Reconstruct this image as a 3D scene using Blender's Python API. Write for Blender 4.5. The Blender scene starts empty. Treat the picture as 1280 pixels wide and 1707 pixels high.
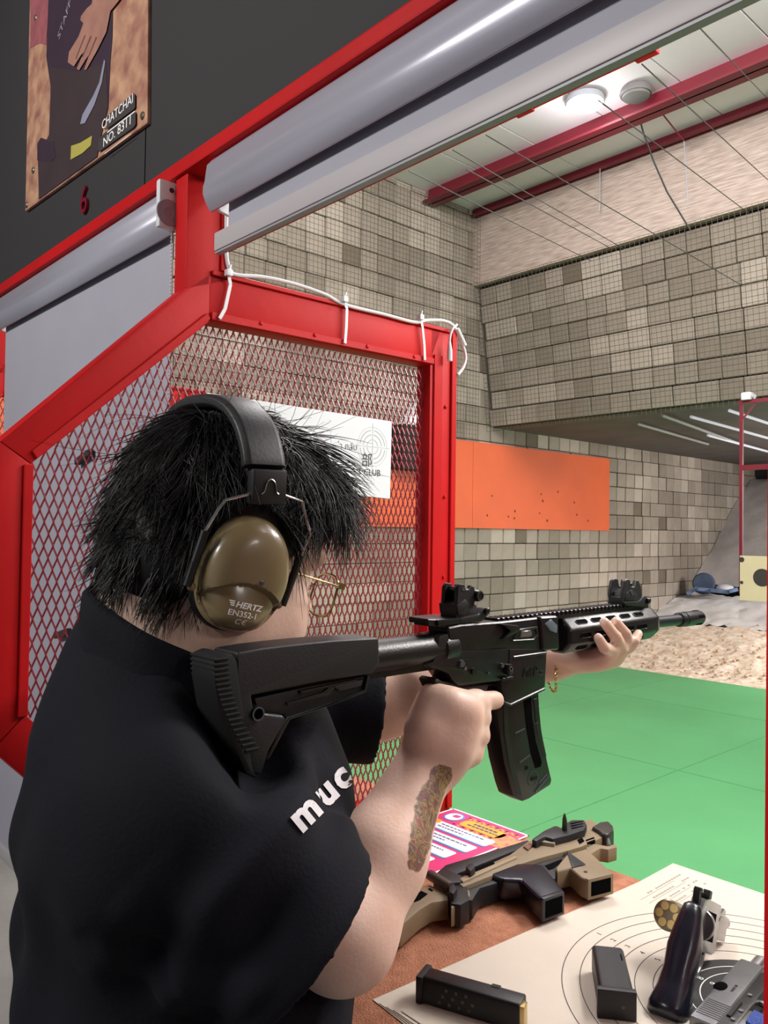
import bpy, bmesh, math, random
import numpy as np
from mathutils import Vector, Matrix

random.seed(7)
rng = np.random.default_rng(11)
SC = bpy.context.scene
COL = SC.collection

# ------------------------------------------------------------------ camera
CAM_Z = 1.55
YAW, PITCH, ROLL, FPX = math.radians(47.73), math.radians(1.365), math.radians(0.745), 1332.6
_f = np.array([-math.sin(YAW) * math.cos(PITCH), math.cos(YAW) * math.cos(PITCH), math.sin(PITCH)])
_r0 = np.array([math.cos(YAW), math.sin(YAW), 0.0])
_u0 = np.cross(_r0, _f)
_r = math.cos(ROLL) * _r0 + math.sin(ROLL) * _u0
_u = math.cos(ROLL) * _u0 - math.sin(ROLL) * _r0
_O = np.array([0.0, 0.0, CAM_Z])
cam_d = bpy.data.cameras.new('camera')
cam = bpy.data.objects.new('camera', cam_d)
COL.objects.link(cam)
cam.matrix_world = Matrix(((_r[0], _u[0], -_f[0], 0), (_r[1], _u[1], -_f[1], 0), (_r[2], _u[2], -_f[2], CAM_Z), (0, 0, 0, 1)))
cam_d.sensor_fit = 'HORIZONTAL'
cam_d.sensor_width = 36.0
cam_d.lens = FPX / 1280.0 * 36.0
cam_d.clip_start = 0.02
cam_d.clip_end = 100
SC.camera = cam

# ------------------------------------------------------------------ world, lights, exposure
W = bpy.data.worlds.new('world')
SC.world = W
W.use_nodes = True
W.node_tree.nodes['Background'].inputs[0].default_value = (0.80, 0.84, 0.92, 1)
W.node_tree.nodes['Background'].inputs[1].default_value = 0.22
SC.view_settings.view_transform = 'Standard'
SC.view_settings.look = 'None'
SC.view_settings.gamma = 1.0
SC.view_settings.use_curve_mapping = False
SC.view_settings.exposure = -0.12
SC.cycles.max_bounces = 8
SC.cycles.use_denoising = True


def area(name, loc, target, sx, sy, watts, col=(1, 0.97, 0.93)):
    d = bpy.data.lights.new(name, 'AREA')
    d.shape = 'RECTANGLE'
    d.size, d.size_y, d.energy, d.color = sx, sy, watts, col
    o = bpy.data.objects.new(name, d)
    COL.objects.link(o)
    o.location = loc
    o.rotation_euler = (Vector(target) - Vector(loc)).to_track_quat('-Z', 'Y').to_euler()
    return o


area('stall_light', (-0.24, 1.72, 2.30), (-0.80, 1.0, 1.15), 0.8, 0.18, 20)
area('side_light', (1.05, 0.62, 2.06), (-0.8, 0.6, 1.5), 0.36, 0.14, 5)
area('range_light', (-2.6, 2.6, 4.75), (-3.4, 5.2, 1.6), 2.6, 0.5, 120)
area('range_light', (0.2, 4.2, 4.75), (-2.6, 6.6, 2.0), 2.6, 0.6, 140)
area('range_light', (-1.2, 9.6, 2.6), (-4.0, 10.0, 0.6), 1.2, 2.5, 400)
for _p in ((-2.4, 2.4, 4.25), (0.6, 4.4, 4.2), (2.6, 2.6, 4.2)):  # unseen fill points added to brighten the range ceiling
    _d = bpy.data.lights.new('range_fill', 'POINT')
    _d.energy, _d.shadow_soft_size, _d.color = 190, 0.2, (1, 0.96, 0.95)
    _l = bpy.data.objects.new('range_fill', _d)
    COL.objects.link(_l)
    _l.location = _p
area('room_light', (-1.30, -1.60, 2.95), (-0.9, 0.5, 1.9), 1.4, 0.30, 62, (1, 0.96, 0.92))


# ------------------------------------------------------------------ pixel helpers (real planes only)
def ray(x, y):
    return _f + _r * (x - 640) / FPX - _u * (y - 853.5) / FPX


def on(ax, v, x, y):
    d = ray(x, y)
    return _O + d * ((v - _O[ax]) / d[ax])


def on_x(x, y, v): return on(0, v, x, y)
def on_y(x, y, v): return on(1, v, x, y)
def on_z(x, y, v): return on(2, v, x, y)
def at(s, x, y): return _O + ray(x, y) * s


A = np.array


def nrm(v):
    v = np.asarray(v, float)
    return v / np.linalg.norm(v)


# ------------------------------------------------------------------ materials
MATS = {}


def srgb(c):
    return tuple(((v / 255) / 12.92 if v / 255 <= 0.04045 else ((v / 255 + 0.055) / 1.055) ** 2.4) for v in c)


def mat(name, c, rough=0.5, metal=0.0, var=0.0, vscale=8.0, bump=0.0, bscale=60.0, stretch=(1, 1, 1), c2=None, coat=0.0, spec=0.5, detail=4.0):
    if name in MATS:
        return MATS[name]
    m = bpy.data.materials.new(name)
    m.use_nodes = True
    nt = m.node_tree
    b = nt.nodes['Principled BSDF']
    lin = srgb(c)
    b.inputs['Roughness'].default_value = rough
    b.inputs['Metallic'].default_value = metal
    b.inputs['Specular IOR Level'].default_value = spec
    if coat:
        b.inputs['Coat Weight'].default_value = coat
        b.inputs['Coat Roughness'].default_value = 0.12
    tc = nt.nodes.new('ShaderNodeTexCoord')
    mp = nt.nodes.new('ShaderNodeMapping')
    mp.inputs['Scale'].default_value = stretch
    nt.links.new(tc.outputs['Object'], mp.inputs[0])
    n = nt.nodes.new('ShaderNodeTexNoise')
    n.inputs['Scale'].default_value = vscale
    n.inputs['Detail'].default_value = detail
    nt.links.new(mp.outputs[0], n.inputs['Vector'])
    r = nt.nodes.new('ShaderNodeValToRGB')
    r.color_ramp.elements[0].position = 0.3
    r.color_ramp.elements[1].position = 0.7
    l2 = srgb(c2) if c2 else tuple(min(1, v * (1 + var)) for v in lin)
    l1 = lin if c2 else tuple(v * (1 - var) for v in lin)
    r.color_ramp.elements[0].color = (*l1, 1)
    r.color_ramp.elements[1].color = (*l2, 1)
    nt.links.new(n.outputs['Fac'], r.inputs[0])
    nt.links.new(r.outputs[0], b.inputs['Base Color'])
    if bump:
        n2 = nt.nodes.new('ShaderNodeTexNoise')
        n2.inputs['Scale'].default_value = bscale
        n2.inputs['Detail'].default_value = 6
        nt.links.new(mp.outputs[0], n2.inputs['Vector'])
        bp = nt.nodes.new('ShaderNodeBump')
        bp.inputs['Strength'].default_value = bump
        bp.inputs['Distance'].default_value = 0.01
        nt.links.new(n2.outputs['Fac'], bp.inputs['Height'])
        nt.links.new(bp.outputs[0], b.inputs['Normal'])
    MATS[name] = m
    return m


def emis(name, c, s):
    m = bpy.data.materials.new(name)
    m.use_nodes = True
    b = m.node_tree.nodes['Principled BSDF']
    b.inputs['Base Color'].default_value = (0.3, 0.3, 0.3, 1)
    b.inputs['Emission Color'].default_value = (*c, 1)
    b.inputs['Emission Strength'].default_value = s
    return m


M_red = mat('red_paint', (186, 24, 27), 0.5, var=0.10, vscale=5, bump=0.05, bscale=40, spec=0.14)
M_redmesh = mat('red_mesh_paint', (138, 44, 54), 0.3, var=0.1, vscale=30)
M_black = mat('black_wall', (43, 40, 43), 0.8, var=0.08, vscale=1.5, bump=0.04, bscale=80)
M_blind = mat('blind_fabric', (160, 160, 172), 0.85, var=0.03, bump=0.06, bscale=600)
M_alu = mat('valance_aluminium', (186, 186, 200), 0.28, metal=0.35, var=0.03, vscale=2, stretch=(0.3, 8, 8), bump=0.02, bscale=20)
M_bar = mat('blind_bar', (180, 175, 178), 0.45, var=0.04, vscale=3)
M_plast = mat('white_plastic', (214, 216, 220), 0.4, var=0.03)
M_greyplast = mat('grey_plastic', (150, 152, 160), 0.4, var=0.04)
M_floorroom = mat('concrete', (118, 118, 116), 0.6, var=0.18, vscale=3, bump=0.15, bscale=40)
M_green = mat('green_floor', (92, 168, 110), 0.55, var=0.10, vscale=0.9, bump=0.05, bscale=30)
M_seam = mat('green_seam', (80, 152, 98), 0.7, var=0.1)
M_sand = mat('sand', (200, 168, 138), 0.95, var=0.0, vscale=16, c2=(242, 230, 214), bump=0.9, bscale=20, detail=10)
M_sandgrey = mat('sand_grey', (192, 183, 182), 0.95, c2=(166, 158, 158), vscale=3, bump=0.5, bscale=16, detail=10)
M_gravel = mat('gravel', (196, 172, 148), 0.9, var=0.25, vscale=20)
M_orange = mat('orange_board', (214, 92, 46), 0.6, var=0.07, vscale=2, bump=0.04)
M_ceil = mat('ceiling_sheet', (226, 214, 222), 0.5, var=0.03, vscale=1)
M_beam = mat('dark_red_steel', (108, 20, 36), 0.5, var=0.08, vscale=4)
M_plank = mat('pale_timber', (142, 124, 115), 0.8, c2=(188, 170, 160), vscale=5, stretch=(1.2, 1, 15), bump=0.15, bscale=8)
M_wire = mat('dark_wire', (64, 62, 60), 0.7)
M_net = mat('net_cord', (92, 84, 72), 0.9)
M_paper = mat('target_paper', (198, 188, 174), 0.8, var=0.02, vscale=14, bump=0.04, bscale=90)
M_ink = mat('ink', (52, 46, 46), 0.7)
M_black_ink = mat('black_ink', (40, 40, 40), 0.6, var=0.1, vscale=40)
M_whiteink = mat('white_ink', (248, 248, 246), 0.6)
M_carpet = mat('brown_mat', (158, 102, 74), 0.95, c2=(184, 126, 98), vscale=60, bump=0.5, bscale=350, detail=8)
M_gun = mat('gun_black', (15, 15, 18), 0.36, var=0.15, vscale=30, bump=0.06, bscale=350)
M_gunpoly = mat('polymer_black', (19, 19, 23), 0.5, var=0.1, vscale=30, bump=0.08, bscale=500)
M_gunhi = mat('pale_gunmetal', (86, 88, 94), 0.35, metal=0.4)  # paler grey metal for pins, rings, marks and upper slot edges
M_steel = mat('steel', (150, 150, 152), 0.28, metal=0.85, var=0.12, vscale=30, bump=0.03, bscale=200)
M_steeldark = mat('pistol_slide_steel', (126, 127, 130), 0.32, metal=0.75, var=0.15, vscale=20, stretch=(1, 1, 6))
M_brass = mat('brass', (200, 176, 120), 0.28, metal=0.85, var=0.1)
M_tan = mat('tan_polymer', (124, 108, 84), 0.5, var=0.08, vscale=20, bump=0.05, bscale=300)
M_rubber = mat('rubber_grip', (24, 24, 36), 0.25, var=0.1, vscale=20, bump=0.03, bscale=300)
M_blue = mat('blue_grip', (28, 62, 140), 0.4, var=0.2, vscale=50, bump=0.5, bscale=500)
M_olive = mat('olive_shell', (132, 116, 84), 0.30, var=0.03, vscale=8, bump=0.015, bscale=300, coat=0.35)
M_cushion = mat('black_cushion', (22, 22, 24), 0.5)
M_band = mat('headband_leather', (34, 33, 36), 0.5, var=0.1, bump=0.05, bscale=300)
M_chrome = mat('chrome_wire', (180, 180, 182), 0.22, metal=0.9)
M_gold = mat('gold_rim', (170, 150, 110), 0.25, metal=0.9)
M_hair = mat('black_hair', (12, 10, 12), 0.45, var=0.3, vscale=40, spec=0.4)
M_shirt = mat('black_cloth', (16, 18, 27), 0.85, spec=0.22, var=0.15, vscale=6, bump=0.10, bscale=260)
M_pants = mat('black_trousers', (22, 22, 26), 0.9, var=0.1)
M_white = mat('white_board', (222, 228, 232), 0.45, var=0.02)
M_shirtprint = mat('shirt_print', (226, 226, 230), 0.6)
M_pink = mat('pink_print', (212, 62, 120), 0.35, var=0.04, vscale=20)
M_bluep = mat('blue_print', (70, 140, 205), 0.35)
M_yellow = mat('yellow_print', (238, 168, 60), 0.35)
M_ptext = mat('blue_text', (40, 60, 110), 0.5)
M_cabinet = mat('white_cabinet', (206, 206, 208), 0.6, var=0.02)
M_num = mat('crimson_plastic', (120, 22, 44), 0.35)
M_screw = mat('screw', (120, 110, 96), 0.4, metal=0.6)
M_tarp = mat('blue_tarp', (104, 122, 160), 0.7, var=0.2, vscale=10)
M_tyre = mat('tyre', (66, 76, 100), 0.8, var=0.2)
M_dark = mat('dark_void', (28, 26, 26), 0.9)
M_under = mat('dark_soffit', (88, 80, 78), 0.9, var=0.15, vscale=3)
M_lens_g = bpy.data.materials.new('lens_glass')
M_lens_g.use_nodes = True
_b = M_lens_g.node_tree.nodes['Principled BSDF']
_b.inputs['Base Color'].default_value = (0.95, 0.98, 0.97, 1)
_b.inputs['Transmission Weight'].default_value = 1.0
_b.inputs['Roughness'].default_value = 0.0
_b.inputs['IOR'].default_value = 1.08
BLOCKM = [mat('block_a', (140, 129, 118), 0.95, var=0.10, vscale=6, bump=0.4, bscale=30),
          mat('block_b', (152, 140, 129), 0.95, var=0.10, vscale=6, bump=0.4, bscale=30),
          mat('block_c', (127, 116, 105), 0.95, var=0.10, vscale=6, bump=0.4, bscale=30),
          mat('block_d', (168, 156, 145), 0.95, var=0.08, vscale=6, bump=0.4, bscale=30),
          mat('block_e', (106, 95, 83), 0.95, var=0.10, vscale=6, bump=0.4, bscale=30)]


# ------------------------------------------------------------------ object helpers
def world_of(o):
    m = o.matrix_basis.copy()
    if o.parent:
        return world_of(o.parent) @ o.matrix_parent_inverse @ m
    return m


def link(name, data, material=None, parent=None, kind=None):
    o = bpy.data.objects.new(name, data)
    COL.objects.link(o)
    if material is not None and data is not None and hasattr(data, 'materials') and len(data.materials) == 0:
        data.materials.append(material)
    if parent is not None:
        o.parent = parent
        o.matrix_parent_inverse = world_of(parent).inverted()
    if kind:
        o['kind'] = kind
    return o


def tag(o, label=None, cat=None, group=None, kind=None):
    if label: o['label'] = label
    if cat: o['category'] = cat
    if group: o['group'] = group
    if kind: o['kind'] = kind
    return o


def thing(name, label, cat, loc=(0, 0, 0), group=None):
    o = bpy.data.objects.new(name, None)
    o.empty_display_size = 0.05
    COL.objects.link(o)
    o.location = loc
    return tag(o, label, cat, group)


def copy_tree(o, parent=None):
    c = o.copy()
    COL.objects.link(c)
    if parent is not None:
        c.parent = parent
        c.matrix_parent_inverse = o.matrix_parent_inverse.copy()
    for ch in [x for x in bpy.data.objects if x.parent == o]:
        copy_tree(ch, c)
    return c


class G:
    def __init__(s):
        s.v, s.f = [], []

    def add(s, vs, fs):
        n = len(s.v)
        s.v += [tuple(map(float, p)) for p in vs]
        s.f += [tuple(i + n for i in f) for f in fs]
        return s

    def box(s, lo, hi):
        x0, y0, z0 = lo
        x1, y1, z1 = hi
        return s.add([(x0, y0, z0), (x1, y0, z0), (x1, y1, z0), (x0, y1, z0), (x0, y0, z1), (x1, y0, z1), (x1, y1, z1), (x0, y1, z1)],
                     [(0, 3, 2, 1), (4, 5, 6, 7), (0, 1, 5, 4), (1, 2, 6, 5), (2, 3, 7, 6), (3, 0, 4, 7)])

    def obox(s, c, ax, hs):
        c = A(c, float)
        X, Y, Z = [A(a, float) * h for a, h in zip(ax, hs)]
        vs = [c + i * X + j * Y + k * Z for k in (-1, 1) for i, j in ((-1, -1), (1, -1), (1, 1), (-1, 1))]
        return s.add(vs, [(0, 3, 2, 1), (4, 5, 6, 7), (0, 1, 5, 4), (1, 2, 6, 5), (2, 3, 7, 6), (3, 0, 4, 7)])

    def bar(s, p0, p1, w, d, side=(0, 0, 1)):
        p0, p1 = A(p0, float), A(p1, float)
        t = nrm(p1 - p0)
        a = nrm(np.cross(t, side))
        b = np.cross(a, t)
        return s.obox((p0 + p1) / 2, (t, a, b), (np.linalg.norm(p1 - p0) / 2, w / 2, d / 2))

    def tube(s, pts, r, n=8, caps=True, closed=False):
        P = [A(p, float) for p in pts]
        m = len(P)
        R = r if hasattr(r, '__len__') else [r] * m
        T = []
        for i in range(m):
            a = P[(i - 1) % m] if (closed or i > 0) else P[0]
            b = P[(i + 1) % m] if (closed or i < m - 1) else P[-1]
            T.append(nrm(b - a))
        ref = A((0, 0, 1.0)) if abs(T[0][2]) < 0.9 else A((1.0, 0, 0))
        u = nrm(np.cross(T[0], ref))
        vs = []
        for i in range(m):
            u = nrm(u - T[i] * (u @ T[i]))
            w = np.cross(T[i], u)
            for k in range(n):
                a = 2 * math.pi * k / n
                vs.append(P[i] + R[i] * (math.cos(a) * u + math.sin(a) * w))
        fs = []
        for i in range(m if closed else m - 1):
            for k in range(n):
                a, b = i * n + k, i * n + (k + 1) % n
                c, d = ((i + 1) % m) * n + (k + 1) % n, ((i + 1) % m) * n + k
                fs.append((a, b, c, d))
        if caps and not closed:
            fs.append(tuple(range(n - 1, -1, -1)))
            fs.append(tuple(range((m - 1) * n, m * n)))
        return s.add(vs, fs)

    def cyl(s, p0, p1, r0, r1=None, n=16):
        return s.tube([p0, p1], [r0, r0 if r1 is None else r1], n)

    def lathe(s, prof, o, axis, n=24):
        return s.tube([A(o, float) + A(axis, float) * h for r, h in prof], [r for r, h in prof], n) if False else s._lathe(prof, o, axis, n)

    def _lathe(s, prof, o, axis, n):
        t = nrm(axis)
        ref = A((0, 0, 1.0)) if abs(t[2]) < 0.9 else A((1.0, 0, 0))
        u = nrm(np.cross(t, ref))
        w = np.cross(t, u)
        vs = [A(o, float) + t * h + r * (math.cos(2 * math.pi * k / n) * u + math.sin(2 * math.pi * k / n) * w) for r, h in prof for k in range(n)]
        fs = [(i * n + k, i * n + (k + 1) % n, (i + 1) * n + (k + 1) % n, (i + 1) * n + k) for i in range(len(prof) - 1) for k in range(n)]
        fs.append(tuple(range(n - 1, -1, -1)))
        fs.append(tuple(range((len(prof) - 1) * n, len(prof) * n)))
        return s.add(vs, fs)

    def prism(s, poly, off):
        P = [A(p, float) for p in poly]
        n = len(P)
        off = A(off, float)
        vs = P + [p + off for p in P]
        fs = [tuple(range(n)), tuple(range(2 * n - 1, n - 1, -1))]
        fs += [(i, i + n, (i + 1) % n + n, (i + 1) % n) for i in range(n)]
        return s.add(vs, fs)

    def ell(s, c, ax, rad, nu=16, nv=10):
        c = A(c, float)
        X, Y, Z = [A(a, float) * r for a, r in zip(ax, rad)]
        vs = [c + Z] + [c + math.cos(math.pi * j / nv) * Z + math.sin(math.pi * j / nv) * (math.cos(2 * math.pi * i / nu) * X + math.sin(2 * math.pi * i / nu) * Y) for j in range(1, nv) for i in range(nu)] + [c - Z]
        fs = [(0, 1 + i, 1 + (i + 1) % nu) for i in range(nu)]
        for j in range(nv - 2):
            for i in range(nu):
                a, b = 1 + j * nu + i, 1 + j * nu + (i + 1) % nu
                fs.append((a, a + nu, b + nu, b))
        L = len(vs) - 1
        o = 1 + (nv - 2) * nu
        fs += [(L, o + (i + 1) % nu, o + i) for i in range(nu)]
        return s.add(vs, fs)

    def mesh(s, name, bevel=0.0, seg=2, smooth=35):
        me = bpy.data.meshes.new(name)
        me.from_pydata(s.v, [], s.f)
        bm = bmesh.new()
        bm.from_mesh(me)
        bmesh.ops.recalc_face_normals(bm, faces=bm.faces)
        if bevel:
            es = [e for e in bm.edges if len(e.link_faces) == 2 and e.calc_face_angle(0) > 0.6]
            bmesh.ops.bevel(bm, geom=es, offset=bevel, segments=seg, profile=0.6, affect='EDGES', clamp_overlap=True)
        bm.to_mesh(me)
        bm.free()
        if smooth:
            me.shade_smooth()
            me.set_sharp_from_angle(angle=math.radians(smooth))
        me.update()
        return me

    def out(s, name, m, parent=None, bevel=0.0, seg=2, kind=None, smooth=35):
        return link(name, s.mesh(name, bevel, seg, smooth), m, parent, kind)


def text(name, body, size, m, parent, o, xd, yd, ext=0.0004, align='LEFT', shear=0.0, sx=1.0, offset=0.0):
    cu = bpy.data.curves.new(name, 'FONT')
    cu.body = body
    cu.size = size
    cu.extrude = ext
    cu.align_x = align
    cu.shear = shear
    cu.offset = offset
    cu.resolution_u = 3
    tmp = bpy.data.objects.new(name, cu)
    COL.objects.link(tmp)
    dg = bpy.context.evaluated_depsgraph_get()
    me = bpy.data.meshes.new_from_object(tmp.evaluated_get(dg))
    bpy.data.objects.remove(tmp)
    X, Y = nrm(xd), nrm(yd)
    Z = nrm(np.cross(X, Y))
    Y = np.cross(Z, X)
    co = np.empty(len(me.vertices) * 3)
    me.vertices.foreach_get('co', co)
    co = co.reshape(-1, 3)
    w = A(o, float) + co[:, :1] * X * sx + co[:, 1:2] * Y + co[:, 2:] * Z
    me.vertices.foreach_set('co', w.ravel())
    me.materials.clear()
    me.materials.append(m)
    me.update()
    return link(name, me, None, parent)


# ------------------------------------------------------------------ signed-distance sculpting
class SDF:
    def __init__(s, lo, hi, h):
        s.lo, s.h = A(lo, float), h
        s.n = np.ceil((A(hi, float) - s.lo) / h).astype(int) + 1
        s.g = np.full(s.n, 0.06, np.float32)

    def _sl(s, lo, hi):
        a = np.clip(np.floor((A(lo) - s.lo) / s.h).astype(int), 0, s.n)
        b = np.clip(np.ceil((A(hi) - s.lo) / s.h).astype(int) + 1, 0, s.n)
        if np.any(b <= a):
            return None, None
        ax = [np.arange(a[i], b[i], dtype=np.float32) * s.h + s.lo[i] for i in range(3)]
        return tuple(slice(a[i], b[i]) for i in range(3)), np.meshgrid(*ax, indexing='ij', sparse=True)

    def _put(s, sl, d, k, sub):
        g = s.g[sl]
        if sub:
            d = -d
            h = np.maximum(k - np.abs(g - d), 0) / k
            s.g[sl] = np.maximum(g, d) + h * h * k * 0.25
        else:
            h = np.maximum(k - np.abs(g - d), 0) / k
            s.g[sl] = np.minimum(g, d) - h * h * k * 0.25

    def cap(s, p0, p1, r0, r1=None, k=0.02, sub=False, planes=()):
        r1 = r0 if r1 is None else r1
        p0, p1 = A(p0, float), A(p1, float)
        m = max(r0, r1) + 0.05
        sl, X = s._sl(np.minimum(p0, p1) - m, np.maximum(p0, p1) + m)
        if sl is None: return s
        d = p1 - p0
        L2 = d @ d
        t = np.clip(((X[0] - p0[0]) * d[0] + (X[1] - p0[1]) * d[1] + (X[2] - p0[2]) * d[2]) / max(L2, 1e-9), 0, 1)
        dist = np.sqrt((X[0] - p0[0] - t * d[0]) ** 2 + (X[1] - p0[1] - t * d[1]) ** 2 + (X[2] - p0[2] - t * d[2]) ** 2) - (r0 + (r1 - r0) * t)
        for (o, n) in planes:
            pl = (X[0] - o[0]) * n[0] + (X[1] - o[1]) * n[1] + (X[2] - o[2]) * n[2]
            dist = np.maximum(dist, pl)
        s._put(sl, dist.astype(np.float32), k, sub)
        return s

    def ell(s, c, ax, rad, k=0.02, sub=False):
        c = A(c, float)
        m = max(rad) + 0.05
        sl, X = s._sl(c - m, c + m)
        if sl is None: return s
        q = [(X[0] - c[0]) * a[0] + (X[1] - c[1]) * a[1] + (X[2] - c[2]) * a[2] for a in ax]
        k0 = np.sqrt(sum((q[i] / rad[i]) ** 2 for i in range(3)))
        k1 = np.sqrt(sum((q[i] / rad[i] ** 2) ** 2 for i in range(3))) + 1e-9
        d = k0 * (k0 - 1) / k1
        s._put(sl, d.astype(np.float32), k, sub)
        return s

    def mesh(s, name, warp=None, relax=2):
        g = s.g
        neg = g < 0
        c = np.zeros(tuple(s.n - 1), np.int8)
        offs = [(i, j, k) for i in (0, 1) for j in (0, 1) for k in (0, 1)]
        N = s.n
        for i, j, k in offs:
            c += neg[i:N[0] - 1 + i, j:N[1] - 1 + j, k:N[2] - 1 + k]
        cells = np.argwhere((c > 0) & (c < 8))
        idx = np.full(tuple(s.n - 1), -1, np.int32)
        idx[tuple(cells.T)] = np.arange(len(cells))
        acc = np.zeros((len(cells), 3))
        cnt = np.zeros(len(cells))
        vals = {o: g[cells[:, 0] + o[0], cells[:, 1] + o[1], cells[:, 2] + o[2]] for o in offs}
        for o in offs:
            for a in range(3):
                if o[a] == 0:
                    p = list(o)
                    p[a] = 1
                    p = tuple(p)
                    va, vb = vals[o], vals[p]
                    m = (va < 0) != (vb < 0)
                    t = va[m] / (va[m] - vb[m])
                    q = np.tile(A(o, float), (m.sum(), 1))
                    q[:, a] = t
                    acc[m] += q
                    cnt[m] += 1
        V = (cells + acc / cnt[:, None]) * s.h + s.lo
        F = []
        for a in range(3):
            b, cc = (a + 1) % 3, (a + 2) % 3
            s0 = [slice(None)] * 3
            s1 = [slice(None)] * 3
            s0[a], s1[a] = slice(0, -1), slice(1, None)
            d = neg[tuple(s0)] != neg[tuple(s1)]
            e = np.argwhere(d)
            e = e[(e[:, b] > 0) & (e[:, cc] > 0) & (e[:, b] < N[b] - 1) & (e[:, cc] < N[cc] - 1)]
            fl = neg[tuple(e.T)]
            q = []
            for db, dc in ((-1, -1), (0, -1), (0, 0), (-1, 0)):
                x = e.copy()
                x[:, b] += db
                x[:, cc] += dc
                q.append(idx[tuple(x.T)])
            q = np.stack(q, 1)
            q[~fl] = q[~fl][:, ::-1]
            F.append(q)
        F = np.concatenate(F)
        F = F[(F >= 0).all(1)]
        # one relaxation pass
        for _ in range(relax):
            sm = np.zeros_like(V)
            ct = np.zeros(len(V))
            for i in range(4):
                a_, b_ = F[:, i], F[:, (i + 1) % 4]
                np.add.at(sm, a_, V[b_])
                np.add.at(ct, a_, 1)
                np.add.at(sm, b_, V[a_])
                np.add.at(ct, b_, 1)
            V = V * 0.5 + 0.5 * sm / np.maximum(ct, 1)[:, None]
        if warp is not None:
            V = warp(V)
        me = bpy.data.meshes.new(name)
        me.vertices.add(len(V))
        me.vertices.foreach_set('co', V.astype(np.float32).ravel())
        me.loops.add(len(F) * 4)
        me.loops.foreach_set('vertex_index', F.astype(np.int32).ravel())
        me.polygons.add(len(F))
        me.polygons.foreach_set('loop_start', np.arange(0, len(F) * 4, 4, dtype=np.int32))
        me.polygons.foreach_set('loop_total', np.full(len(F), 4, np.int32))
        me.update(calc_edges=True)
        me.validate()
        me.shade_smooth()
        return me, V

# ================================================================== THE SETTING
FX, FZ = -5.5, 0.0          # range side wall, floor level


def struct(name, g, m, parent=None, bevel=0.0, kind='structure', label=None, smooth=0):
    o = g.out(name, m, parent, bevel, kind=kind if parent is None else None, smooth=smooth)
    if label: o['label'] = label
    return o


floor_room = struct('floor', G().box((-8, -5, -0.1), (4, 1.3, 0)), M_floorroom, label='grey concrete floor of the shooting room')
floor_green = struct('floor', G().box((-5.5, 1.3, -0.1), (4, 14.6, 0.004)), M_green, label='green painted floor of the firing range')
g = G()
for y in (3.1, 5.0, 6.9):
    g.box((-5.5, y - 0.004, 0.003), (4, y + 0.004, 0.0055))
for x in (-4.3, -2.6, -0.8, 1.0):
    g.box((x - 0.004, 1.3, 0.003), (x + 0.004, 8.6, 0.0055))
o = g.out('seam', M_seam, floor_green, smooth=0)

wall_left = struct('wall_left', G().box((FX - 0.3, 1.0, 0), (FX - 0.03, 14.6, 5.1)), M_dark, label='grey block side wall of the range behind the net')
wall_far = struct('wall_back', G().box((-5.8, 14.5, 0), (4, 14.7, 2.7)), M_dark)
wall_right = struct('wall_right', G().box((3.8, 1.0, 0), (4.0, 14.6, 5.1)), mat('right_wall', (140, 130, 118), 0.9, var=0.1))
bulk = struct('wall_back', G().prism([(-5.5, 6.56, 2.66), (-5.5, 6.46, 3.10), (-5.5, 6.31, 4.08), (-5.5, 6.9, 4.9), (-5.5, 14.5, 4.9), (-5.5, 14.5, 2.66)], (9.3, 0, 0)), M_under, label='overhanging block bulkhead across the range')


# ---- blocks of the two netted walls, one object per block
def block_mesh(name, w, d, h):
    return G().box((-w / 2, -d / 2, -h / 2), (w / 2, d / 2, h / 2)).mesh(name, bevel=0.006, seg=1, smooth=0)


BW, BH = 0.205, 0.179


def block_wall(parent, frame, u0, u1, v0, v1, seen, nmax=300):
    """frame(u, v) -> (point, u axis, v axis, outward normal); blocks stick out a little, each by its own amount"""
    meshes = []
    for m in BLOCKM:
        me = block_mesh('block', BW - 0.008, 0.05, BH - 0.008)
        me.materials.append(m)
        meshes.append(me)
    rest = [G() for _ in BLOCKM]
    n = 0
    nv = int((v1 - v0) / BH)
    nu = int((u1 - u0) / BW)
    for j in range(nv):
        off = rng.uniform(-0.02, 0.02)
        for i in range(nu):
            u, v = u0 + (i + 0.5) * BW + off, v0 + (j + 0.5) * BH
            # neighbouring blocks come from one batch: low-frequency choice plus odd ones
            s = math.sin(i * 0.9 + j * 0.35) + math.sin(j * 1.3 - i * 0.37 + 1.0) + rng.normal(0, 0.55)
            q = 3 if s > 1.25 else 1 if s > 0.35 else 0 if s > -0.9 else 2
            if rng.random() < 0.025: q = 4
            p, U, V, Nn = frame(u, v)
            p = p + Nn * rng.uniform(-0.006, 0.010)
            if n < nmax and seen(p):
                o = bpy.data.objects.new('block', meshes[q])
                COL.objects.link(o)
                o.parent = parent
                o.matrix_basis = Matrix(((U[0], -Nn[0], V[0], p[0]), (U[1], -Nn[1], V[1], p[1]), (U[2], -Nn[2], V[2], p[2]), (0, 0, 0, 1)))
                n += 1
            else:
                rest[q].obox(p, (U, Nn, V), ((BW - 0.008) / 2, 0.025, (BH - 0.008) / 2))
    for q, g in enumerate(rest):
        if g.v:
            g.out('block_field', BLOCKM[q], parent, kind='stuff', smooth=0)


def proj(p):
    q = A(p, float) - _O
    d = q @ _f
    return 640 + FPX * (q @ _r) / d, 853.5 - FPX * (q @ _u) / d


def seen_left(p):
    x, y = proj(p)
    if p[1] < 3.0 or p[1] > 9.6: return False
    if p[1] > 6.55 and 2.66 < p[2]: return False
    if 1.6 < p[2] < 2.45 and p[1] < 8.7: return False
    if p[2] < 0.75: return False
    return (380 < x < 815 and y > 285 and y < 530) or (x > 765 and 700 < y < 1025 and x < 1110)


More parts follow.
